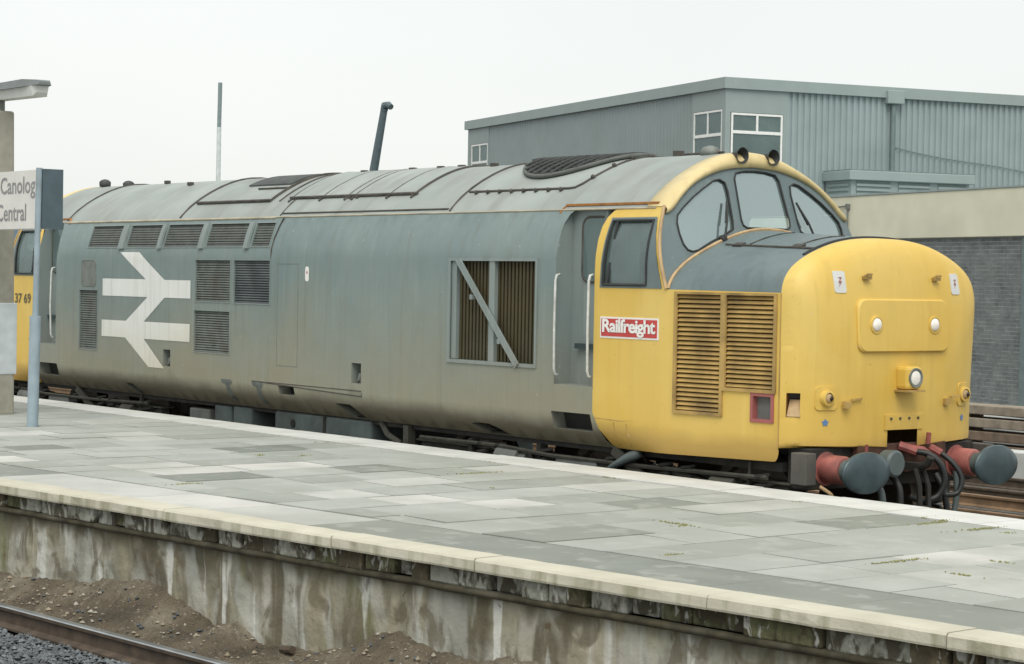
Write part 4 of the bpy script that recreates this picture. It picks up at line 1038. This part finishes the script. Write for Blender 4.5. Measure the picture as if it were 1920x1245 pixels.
# ---- underframe
m_ = MB(); m_.box(-17.15, -.36, -1.14, 1.14, 1.02, 1.10); m_.build('floor_plate', 'underframe', loco)
m_ = MB(); m_.box(-8.72, -6.69, -1.17, 1.17, .45, 1.055); m_.build('fuel_tank', 'tank_grey', loco, bevel=.03)
m_ = MB(); m_.box(-7.65, -7.60, -1.18, -1.1, .5, 1.05); m_.tube([(-8.3, -1.18, .93), (-8.3, -1.14, .93)], .05, 10); m_.build('tank_strap', 'underframe', loco)
m_ = MB(); m_.box(-10.15, -9.75, -1.16, -.7, .5, 1.04); m_.box(-9.68, -9.25, -1.17, -.7, .5, 1.05); m_.build('battery_box', 'tank_grey', loco, bevel=.02)
m_ = MB(); m_.box(-10.8, -10.3, -1.15, -.8, .55, .97); m_.build('battery_box', 'box_grey', loco, bevel=.02)
m_ = MB(); m_.tube([(-6.5, -1.15, 1.05), (-6.35, -1.17, .93), (-6.1, -1.17, .85)], .035, 8); m_.box(-6.02, -5.93, -1.2, -1.1, .6, 1.06); m_.build('pipe_bracket', 'bogie_grey', loco)
def bogie(cx, mir):
    b_ = empty('bogie', (cx+8.75, 0, 0)); b_.parent = loco
    for s in (-1, 1):
        m_ = MB(); y = s*1.02
        m_.box(cx-2.75, cx+2.75, y-.06, y+.06, .72, .90); m_.box(cx-2.8, cx+2.8, y-.10, y+.10, .90, .925)
        for k in (-2.05, 0, 2.05): m_.box(cx+k-.35, cx+k+.35, y-.05, y+.05, .45, .75)
        m_.build('bogie_frame', 'bogie_grey', b_, bevel=.01)
        for k in (-2.05, 0, 2.05):
            m_ = MB(); m_.lathe((cx+k, s*.98, .57), (0, s, 0), [(0, .17), (.14, .17), (.17, .13), (.19, .05)], 16); m_.box(cx+k-.2, cx+k+.2, min(s*1.0, s*1.14), max(s*1.0, s*1.14), .42, .74); m_.build('axle_box', 'underframe', b_, bevel=.01)
        for k in (-1.55, -1.25, -.5, .5, 1.25, 1.55, 2.5):
            m_ = MB(); m_.tube([(cx+k+.09*math.cos(t), s*1.12+.09*math.sin(t), .55+.014*t) for t in [i*.45 for i in range(70)]], .02, 5); m_.build('coil_spring', 'underframe', b_)
    for k in (-2.05, 0, 2.05):
        m_ = MB(); m_.tube([(cx+k, -.9, .57), (cx+k, .9, .57)], .08, 10)
        for s in (-1, 1): m_.lathe((cx+k, s*.68, .57), (0, s, 0), [(0, .60), (.03, .60), (.035, .57), (.14, .565), (.14, .48), (.10, .46), (.10, .16), (.16, .14)], 32)
        m_.build('wheelset', 'wheel_steel', b_, smooth=True, angle=40)
    # odds and ends along the top of the near frame
    m_ = MB(); m_.tube([(cx-2.6, -1.2, .955), (cx-1.2, -1.2, .965), (cx-.4, -1.22, .93), (cx+1.0, -1.2, .93), (cx+2.6, -1.2, .96)], .022, 6); m_.build('air_pipe', 'bogie_grey', b_)
    m_ = MB(); m_.tube([(cx-1.25, -1.16, .86), (cx-.9, -1.16, .86)], .10, 12); m_.tube([(cx-.9, -1.16, .86), (cx-.8, -1.16, .86)], .06, 10); m_.build('brake_cylinder', 'box_grey', b_, smooth=True, angle=40)
    m_ = MB(); m_.tube([(cx+1.9, -1.16, .83), (cx+2.2, -1.16, .83)], .10, 12); m_.build('brake_cylinder', 'bogie_grey', b_, smooth=True, angle=40)
    m_ = MB(); m_.box(cx-.30, cx+.32, -1.22, -1.0, .70, .915); m_.build('sandbox', 'box_grey', b_, bevel=.015)
    for q in ((cx-.62, cx-.56, -1.2, -1.1, .6, 1.03), (cx-1.75, cx-1.69, -1.2, -1.1, .6, 1.0), (cx+.36, cx+.55, -1.21, -1.05, .75, .95)):
        m_ = MB(); m_.box(*q); m_.build('bracket', 'underframe', b_)
    m_ = MB(); m_.bar((cx+1.1, -1.18, .75), (cx+.55, -1.2, 1.06), .03, .10); m_.bar((cx+2.15, -1.15, .80), (cx+1.2, -1.15, .93), .03, .05); m_.build('brake_lever', 'bogie_grey', b_)
    m_ = MB(); m_.bar((cx+2.35, -1.15, 1.08), (cx+2.33, -1.15, .85), .03, .03); m_.bar((cx+2.33, -1.15, .88), (cx+1.95, -1.17, .80), .02, .03); m_.build('brake_hanger', 'bogie_grey', b_)
bogie(-3.09, False); bogie(-14.41, True)
m_ = MB(); m_.tube([(-2.15, -1.20, 1.06), (-2.28, -1.24, 1.0), (-2.5, -1.25, .90), (-2.62, -1.24, .82)], [.05, .05, .03, .02], 8); m_.build('sand_hose', 'hose_grey', loco, smooth=True)
m_ = MB(); m_.tube([nside(-2.38, 1.33), nside(-2.38, 1.22), nside(-2.38, 1.12)], .006, 5); m_.tube([nside(-2.20, 1.33), nside(-2.20, 1.22), nside(-2.20, 1.12)], .006, 5); m_.tube([(-2.66, -1.345, 1.36), (-2.3, -1.346, 1.35), (-1.95, -1.346, 1.375)], .005, 5); m_.build('skirt_joint', 'slat_yellow', loco)

# ---- buffer beam, buffers, coupling, hoses
m_ = MB(); m_.box(-.34, -.10, -1.10, 1.10, .88, 1.24); m_.build('buffer_beam', 'underframe', loco, bevel=.01)
m_ = MB(); m_.box(-.10, -.02, -.55, .62, 1.0, 1.26); m_.build('drag_box', 'drag_rust', loco, bevel=.01)
m_ = MB(); m_.box(-.14, .04, -1.27, -1.14, .94, 1.215); m_.build('beam_end_plate', 'plate_brown', loco, bevel=.008)
m_ = MB(); m_.box(-.20, .04, 1.13, 1.24, .95, 1.215); m_.build('beam_end_plate', 'plate_brown', loco, bevel=.008)
for s in (-1, 1):
    y = s*.865; b_ = MB(); b_.lathe((-.12, y, 1.06), (1, 0, 0), [(0, .15), (.02, .15), (.022, .118), (.06, .126), (.22, .126), (.245, .115), (.25, .10)], 24); sh = b_.build('buffer', 'buffer_red', loco, smooth=True, angle=40)
    b_ = MB(); b_.lathe((.12, y, 1.06), (1, 0, 0), [(0, .095), (.20, .095)], 20); b_.build('buffer_plunger', 'tank_grey', sh, smooth=True, angle=40)
    b_ = MB(); b_.lathe((.30, y, 1.06), (1, 0, 0), [(0, .10), (.025, .20), (.04, .235), (.062, .24), (.075, .232), (.085, .18), (.092, .1), (.094, .01)], 36, sy=1.24, sz=.76); b_.build('buffer_head', 'buffer_head', sh, smooth=True, angle=50)
m_ = MB(); m_.lathe((.0, -.36, 1.11), (1, 0, 0), [(0, .06), (.12, .07), (.13, .115), (.24, .12), (.26, .10), (.262, .03)], 20); m_.build('jumper_socket', 'hose_grey', loco, smooth=True, angle=40)
m_ = MB(); m_.box(-.05, .22, -.04, .04, 1.03, 1.10); m_.tube([(.22, 0, 1.07), (.30, 0, 1.10), (.33, 0, 1.16)], .035, 8); m_.tube([(.2, -.05, 1.05), (.26, -.06, .9), (.27, -.06, .72), (.27, 0, .68), (.27, .06, .72), (.26, .06, .9), (.2, .05, 1.05)], .025, 6); m_.box(.24, .30, -.06, .06, .60, .68); m_.build('screw_coupling', 'underframe', loco, smooth=True, angle=40)
def hose(pts, r, mat, name='brake_hose', head=None):
    m_ = MB(); m_.tube(smooth_poly(pts, 6), r, 8); h_ = m_.build(name, mat, loco, smooth=True, angle=50)
    if head:
        m_ = MB(); m_.tube([pts[0], (Vector(pts[0])+Vector(head[0]))], r*1.5, 8); m_.build('valve', head[1], h_)
hose([(.10, .08, 1.19), (.20, .14, 1.17), (.28, .20, 1.08), (.30, .23, .93), (.26, .18, .80), (.20, .05, .765), (.14, -.05, .80)], .028, 'hose_black', head=((-.12, -.10, .05), 'pipe_red'))
hose([(.10, .42, 1.16), (.20, .46, 1.08), (.27, .50, .95), (.26, .46, .82), (.2, .36, .80)], .026, 'hose_black', head=((-.1, -.04, .05), 'pipe_red'))
hose([(.10, .34, .98), (.18, .36, .85), (.2, .38, .72), (.2, .40, .62)], .03, 'hose_black')
hose([(.12, -.62, 1.02), (.25, -.58, .92), (.28, -.56, .80), (.26, -.55, .66)], .032, 'hose_grey', 'heating_hose')
hose([(.08, -.28, 1.03), (.2, -.26, .9), (.22, -.26, .7)], .03, 'hose_black', 'heating_hose')
hose([(.0, .74, .98), (.02, .74, .8), (.03, .70, .62)], .028, 'hose_grey')
hose([(.0, -1.05, .92), (.08, -1.0, .86), (.06, -.95, .80)], .018, 'cream_trim', 'drain_pipe')
for q, r_ in ((.30, .022), (-.52, .016)):
    m_ = MB(); m_.tube([(.04, q, 1.22+q*.1), (.05, q, 1.32+q*.1)], r_, 8); m_.build('coupling_cock', 'pipe_red', loco)
m_ = MB(); m_.tube([(-.05, .1, 1.22), (.08, .18, 1.2), (.1, .28, 1.14)], .035, 8); m_.build('pipe_elbow', 'pipe_red', loco, smooth=True)

# ================================================================= SIGN AND LAMP ON THE PLATFORM
sg = empty('station_sign', (-9.2, -4.0, PZ), 'white station name board with grey lettering on a pale blue post', 'station sign')
m_ = MB(); m_.box(-11.9, -9.12, -4.0, -3.755, 3.14, 3.80); m_.build('board', 'sign_board', sg)
m_ = MB(); m_.box(-9.119, -9.10, -4.003, -3.752, 3.135, 3.806); m_.build('board_end', 'sign_end', sg)
m_ = MB(); lettering(m_, 'Canolog', .24, (-10.21, -4.0, 3.545), (1, 0, 0), (0, 0, 1), bold=.003, width=.92, height=.19); m_.build('lettering', 'sign_grey', sg)
m_ = MB(); lettering(m_, 'Central', .24, (-10.30, -4.0, 3.235), (1, 0, 0), (0, 0, 1), bold=.003, width=.78, height=.19); m_.build('lettering', 'sign_grey', sg)
m_ = MB(); m_.tube([(-9.215, -4.035, PZ), (-9.175, -4.035, 2.16)], .063, 14); m_.build('post_sleeve', 'post_blue', sg, smooth=True, angle=40)
m_ = MB(); m_.tube([(-9.165, -4.04, 2.1), (-9.12, -4.036, 3.815)], .034, 12); m_.build('post', 'post_blue', sg, smooth=True, angle=40)
for z, r_ in ((1.13, .05), (1.45, .025), (1.9, .02)):
    m_ = MB(); vs = [(-9.215+.0645*math.sin(a_), -4.03-.0645*math.cos(a_), z+r_*1.3*b_) for a_, b_ in ((.2, -1), (.6, -.5), (.7, .3), (.4, 1), (.05, .6), (0, -.3))]; m_.add(vs, [(0, 1, 2, 3, 4, 5)]); m_.build('rust_patch', 'post_rust', sg)
m_ = MB(); m_.tube([(-11.7, -4.04, PZ), (-11.7, -4.04, 3.815)], .034, 12); m_.build('post', 'post_blue', sg, smooth=True, angle=40)
lc = empty('lamp_column', (-11.37, -3.5, PZ), 'concrete lamp column with a fluorescent lantern behind the station name board', 'lamp post')
cx, cy = -11.37, -3.5
m_ = MB(); b_ = .155
for z0, z1, w0, w1 in ((PZ-.02, 4.60, .165, .135),):
    m_.add([(cx+i*w_, cy+j*w_, z) for z, w_ in ((z0, w0), (z1, w1)) for i, j in ((-1, -1), (1, -1), (1, 1), (-1, 1))], [(3, 2, 1, 0), (4, 5, 6, 7), (0, 1, 5, 4), (1, 2, 6, 5), (2, 3, 7, 6), (3, 0, 4, 7)])
m_.build('column', 'concrete_column', lc, bevel=.03)
m_ = MB(); m_.tube([(cx, cy, 4.58), (cx, cy, 4.74)], .06, 12); m_.build('neck', 'slat_grey', lc)
m_ = MB(); xa, xb = cx-1.1, cx+1.22
sec = lambda x, wy, z0, z1: [(x, cy-wy, z0), (x, cy+wy, z0), (x, cy+wy*.8, z1), (x, cy-wy*.8, z1)]
m_.grid([[*sec(x, wy, z0, z1), sec(x, wy, z0, z1)[0]] for x, wy, z0, z1 in ((xa, .08, 4.84, 4.87), (xa+.1, .15, 4.83, 4.91), (xb-.35, .15, 4.83, 4.925), (xb-.02, .10, 4.84, 4.90), (xb, .08, 4.845, 4.88))]); m_.add(sec(xb, .08, 4.845, 4.88), [(0, 1, 2, 3)]); lh = m_.build('lantern', 'lantern_grey', lc, fix=True)
m_ = MB(); m_.grid([[*sec(x, wy, z1, z0), sec(x, wy, z1, z0)[0]] for x, wy, z0, z1 in ((xa+.05, .10, 4.74, 4.838), (xb-.12, .115, 4.715, 4.838), (xb-.07, .08, 4.76, 4.838))]); m_.add(sec(xb-.07, .08, 4.838, 4.76), [(0, 1, 2, 3)]); m_.build('bowl', 'lantern_bowl', lh, fix=True)
m_ = MB(); m_.box(cx-.185, cx+.17, cy-.19, cy+.18, 1.40, 2.27); m_.build('notice_panel', 'notice_white', lc, bevel=.01)

# ================================================================= BEYOND THE LINE
# low white wall, timber stack, footing
m_ = MB(); m_.box(-30, 12, 9.66, 10.05, -.2, .34); tag(m_.build('low_wall', 'pale_concrete', bevel=.02, loc=(-9, 9.8, -.2)), 'low white concrete wall behind the right buffer', 'wall')
ts = empty('timber_stack', (-9.4, 12.4, -.2), 'stack of weathered brown timbers in front of the brick wall', 'timber stack')
for k in range(5):
    m_ = MB(); z0 = -.2+.21*k; m_.box(-12.2+random.uniform(-.1, .1), -6.2, 12.2+random.uniform(-.02, .03), 12.7, z0, z0+.15); m_.build('timber', 'timber_pale' if k in (3, 4) else 'timber_brown', ts, bevel=.015)
    if k < 4:
        m_ = MB()
        for x in (-11.9, -9.4, -6.6): m_.box(x, x+.1, 12.25, 12.65, z0+.15, z0+.21)
        m_.build('bearer', 'timber_brown', ts)
e1 = Vector((math.cos(R(165)), math.sin(R(165)), 0)); e2 = Vector((math.cos(R(75)), math.sin(R(75)), 0))
class FB:
    """box builder in a building's own axes: a along e1, b along e2 (into the building)"""
    def __init__(s, O): s.O = Vector((O[0], O[1], 0))
    def P(s, a, b, z): return s.O+e1*a+e2*b+Vector((0, 0, z))
    def box(s, mb, a0, a1, b0, b1, z0, z1, mi=0):
        c = s.P((a0+a1)/2, (b0+b1)/2, (z0+z1)/2); mb.obox(c, e1*(a0-a1)/2, e2*(b1-b0)/2, Vector((0, 0, (z1-z0)/2)), mi)
Q = FB((-14.757, 19.852)); QO = (-14.757, 19.852, -.2)
bb = empty('brick_building', QO, 'low grey brick building with a wide beige fascia behind the yellow nose', 'building')
m_ = MB(); Q.box(m_, -9, 16, .004, 10, -.2, 3.73); m_.build('mortar_wall', 'mortar', bb)
m_ = MB(); Q.box(m_, -9.1, 16.1, -.08, 10.1, 3.73, 4.72); m_.build('fascia', 'beige_render', bb, bevel=.015)
m_ = MB(); Q.box(m_, -9.12, 16.12, -.10, 10.12, 4.722, 4.76); m_.build('roof_edge', 'clad_trim', bb)
m_ = MB(); Q.box(m_, -9, 16, -.35, .0, -.2, .06); m_.build('footing', 'pale_concrete', bb, bevel=.02)
m_ = MB(); row = 0; z = .07
while z < 3.70:
    a = -3.2+(.12 if row % 2 else 0)
    while a < 7.0:
        d = random.uniform(-.004, .003); Q.box(m_, a, a+.225, -.002+d, .03, z, z+.067); a += .24
    z += .083; row += 1
bw = m_.build('brick_courses', 'brick_grey', bb); bw['kind'] = 'stuff'
m_ = MB(); Q.box(m_, -1.35, -.72, -.03, .0, .07, 3.71); m_.build('side_door', 'downpipe', bb)
wl = empty('wall_lamp', tuple(Q.P(5.65, -.1, 3.8)), 'thin bent lamp bracket on the beige fascia beside the windscreen', 'lamp')
m_ = MB(); m_.tube([Q.P(5.64, -.12, 3.75), Q.P(5.66, -.12, 4.48), Q.P(5.75, -.12, 4.50), Q.P(6.2, -.14, 4.48), Q.P(6.28, -.14, 4.42), Q.P(6.28, -.14, 4.25)], .02, 6); m_.build('bracket', 'slat_grey', wl)
m_ = MB(); m_.lathe(Q.P(6.28, -.14, 4.12), (0, 0, 1), [(0, .07), (.08, .09), (.14, .03)], 12); m_.build('lamp_head', 'slat_grey', wl, smooth=True); 
m_ = MB(); Q.box(m_, 5.6, 5.72, -.14, -.08, 4.43, 4.55); m_.build('junction_box', 'slat_grey', wl)
# clad building
C = FB((-26.863, 23.674)); cb = empty('clad_building', (-26.863, 23.674, -.2), 'grey corrugated metal clad building with white framed corner windows', 'building')
TOPZ = 8.07
m_ = MB(); C.box(m_, .05, 17.95, .05, 16, -.2, 7.95); m_.build('core', 'room_dark', cb)
def corr(fn, L0, L1, pitch, dep, z0, z1, name, mat):
    m_ = MB(); pl = []; a = L0
    while a < L1-1e-6:
        for f_, d in ((0, 0), (.42, 0), (.52, dep), (.88, dep), (.98, 0)):
            if a+f_*pitch <= L1: pl.append((a+f_*pitch, d))
        a += pitch
    pl.append((L1, 0)); m_.grid([[fn(a, d, z) for a, d in pl] for z in (z0, z1)]); m_.build(name, mat, cb, fix=False)
# left face (along e1) sits at b<0 ; right face (along e2) at a<0
corr(lambda a, d, z: C.P(a, -.02+d, z), 1.80, 16.15, .20, .012, 2, 7.80, 'cladding_sheet', 'clad_left')
corr(lambda a, d, z: C.P(-.02+d, a, z), 1.80, 16.0, .19, .045, 2, 7.80, 'cladding_sheet', 'clad_right')
def strip(name, mat, face, a0, a1, z0, z1, d0=-.04, d1=.06, par=cb, bev=0):
    m_ = MB()
    if face == 'L': C.box(m_, a0, a1, d0, d1, z0, z1)
    else: C.box(m_, d0, d1, a0, a1, z0, z1)
    return m_.build(name, mat, par, bevel=bev)
strip('roof_fascia', 'clad_trim', 'L', -.12, 18.15, 7.78, TOPZ, -.12, .1); strip('roof_fascia', 'clad_trim', 'R', .101, 16.1, 7.78, TOPZ, -.12, .1)
m_ = MB(); C.box(m_, -.05, 18.05, -.05, 16, 8.0, 8.06); m_.build('flat_roof', 'clad_roof', cb)
strip('corner_post', 'clad_flat', 'L', -.05, .13, 2, 7.78, -.05, .1)
strip('corner_panel', 'clad_flat', 'L', .13, 1.80, 7.26, 7.78); strip('corner_panel', 'clad_flat', 'R', .10, 1.80, 7.17, 7.78)
strip('corner_panel', 'clad_flat', 'L', .13, 1.80, 2, 4.9); strip('corner_panel', 'clad_flat', 'R', .10, 1.80, 2, 4.9)
strip('corner_panel', 'clad_flat', 'L', 16.15, 18.0, 7.25, 7.78); strip('corner_panel', 'clad_flat', 'L', 16.15, 16.22, 2, 7.25); strip('corner_panel', 'clad_flat', 'L', 17.72, 18.0, 2, 7.25)
strip('corner_panel', 'clad_flat', 'R', 1.70, 1.80, 2, 7.17); strip('corner_panel', 'clad_flat', 'L', 1.74, 1.80, 2, 7.26)
def bwin(face, a0, a1, z0, zb, z1, mulls, blind):
    f_ = .055; w_ = None; m_ = MB()
    def bx(a, b, c, d, d0=-.035, d1=.03):
        if face == 'L': C.box(m_, a, b, d0, d1, c, d)
        else: C.box(m_, d0, d1, a, b, c, d)
    bx(a0, a0+f_, z0, z1); bx(a1-f_, a1, z0, z1); bx(a0+f_, a1-f_, z1-f_, z1); bx(a0+f_, a1-f_, zb-.04, zb+.04); bx(a0+f_, a1-f_, z0, z0+f_)
    for q in mulls: bx(q-.03, q+.03, zb+.04, z1-f_)
    w_ = m_.build('window', 'frame_white', cb)
    edges = [a0+f_]+[q for q in mulls]+[a1-f_]
    for i in range(len(edges)-1):
        m_ = MB(); bx(edges[i]+.001, edges[i+1]-.001, zb+.03, z1-f_+.01, -.012, -.006); m_.build('pane', 'glass_building', w_)
        if blind:
            m_ = MB(); n = 6
            for k in range(n): bx(edges[i]+.02, edges[i+1]-.02, zb+.06+k*.1, zb+.06+k*.1+.085, .005+.004*(k % 2), .012+.004*(k % 2))
            m_.build('blind', 'blind', w_)
    m_ = MB(); bx(a0+f_-.005, a1-f_+.005, z0+f_-.005, zb-.03, -.012, -.006); m_.build('pane', 'glass_building', w_)
    m_ = MB(); bx(a0+.3, a1-.45, z0+.1, zb-.5, .02, .03); bx(a0+.2, a1-.5, zb-.2, zb-.16, .0, .01); m_.build('room_fitting', 'blind', w_)
    return w_
bwin('L', .15, 1.73, 4.95, 6.60, 7.25, [.95], True)
bwin('R', .14, 1.69, 4.95, 6.66, 7.16, [.92], False)
bwin('L', 16.24, 17.70, 4.95, 6.62, 7.24, [16.95], True)
# rainwater hopper and pipe
m_ = MB(); C.box(m_, -.22, .0, 4.85, 5.38, 7.62, 7.98); m_.build('rain_hopper', 'clad_trim', cb, bevel=.02)
m_ = MB(); m_.tube([C.P(-.09, 5.10, 7.65), C.P(-.09, 5.10, 5.2)], .07, 10); m_.build('downpipe', 'downpipe', cb, smooth=True, angle=40)
m_ = MB(); m_.tube([C.P(-.05, 5.2+.8*k, 6.45-.10*k-.04*math.sin(k)) for k in range(9)], .012, 5); m_.build('cable', 'downpipe', cb)
# louvred plant box on the lower roof in front of the right face
m_ = MB(); C.box(m_, -1.30, -.03, 3.05, 6.75, 4.76, 5.45); pb = m_.build('plant_housing', 'clad_flat', cb)
m_ = MB(); C.box(m_, -1.42, -.03, 2.93, 6.87, 5.45, 5.70); m_.build('housing_coping', 'clad_trim', pb, bevel=.02)
m_ = MB(); C.box(m_, -1.38, -.03, 2.97, 6.83, 5.70, 5.73); m_.build('housing_lid', 'downpipe', pb)
for b0_, b1_ in ((3.2, 4.25), (4.5, 5.5), (5.75, 6.65)):
    for k in range(5):
        m_ = MB(); C.box(m_, -1.335, -1.30, b0_, b1_, 4.80+k*.125, 4.80+k*.125+.06); m_.build('louvre_blade', 'clad_trim', pb)
    m_ = MB(); C.box(m_, -1.312, -1.30, b0_, b1_, 4.78, 5.43); m_.build('louvre_back', 'downpipe', pb)
for k in range(5):
    m_ = MB(); C.box(m_, -1.2, -.2, 3.015, 3.05, 4.80+k*.125, 4.80+k*.125+.06); m_.build('louvre_blade', 'clad_trim', pb)
# mast and leaning pole
ms = empty('radio_mast', (-55.4, 25, -.2), 'thin straight mast, dark above and pale below, left of the roof hatches', 'mast')
m_ = MB(); m_.tube([(-55.45, 25, -.2), (-55.4, 25, 8.2)], [.10, .085], 10); m_.build('lower_mast', 'mast_pale', ms)
m_ = MB(); m_.tube([(-55.4, 25, 8.2), (-55.36, 25, 9.86)], .08, 10); m_.build('upper_mast', 'mast_dark', ms)
lp = empty('leaning_pole', (-46.9, 25, -.2), 'dark leaning lamp pole with a small hooked head behind the roof', 'pole')
m_ = MB(); m_.tube([(-46.9, 25, -.2), (-45.13, 25, 6.17), (-44.55, 25, 8.27)], [.2, .15, .12], 12); m_.build('pole', 'pole_dark', lp)
m_ = MB(); m_.tube([(-44.55, 25, 8.25), (-44.5, 25, 8.40), (-44.3, 25, 8.41), (-44.15, 25, 8.33)], [.13, .14, .12, .10], 10); m_.build('pole_head', 'pole_dark', lp)
fb_ = empty('distant_building', (-84, 30, -.2), 'small distant building with a blue roof edge behind the station sign', 'building')
m_ = MB(); m_.box(-92, -82, 30, 38, -.2, 3.6); m_.build('wall', 'far_white', fb_)
m_ = MB(); m_.box(-92.2, -81.8, 29.8, 38.2, 3.6, 4.9); m_.build('roof', 'far_blue', fb_)
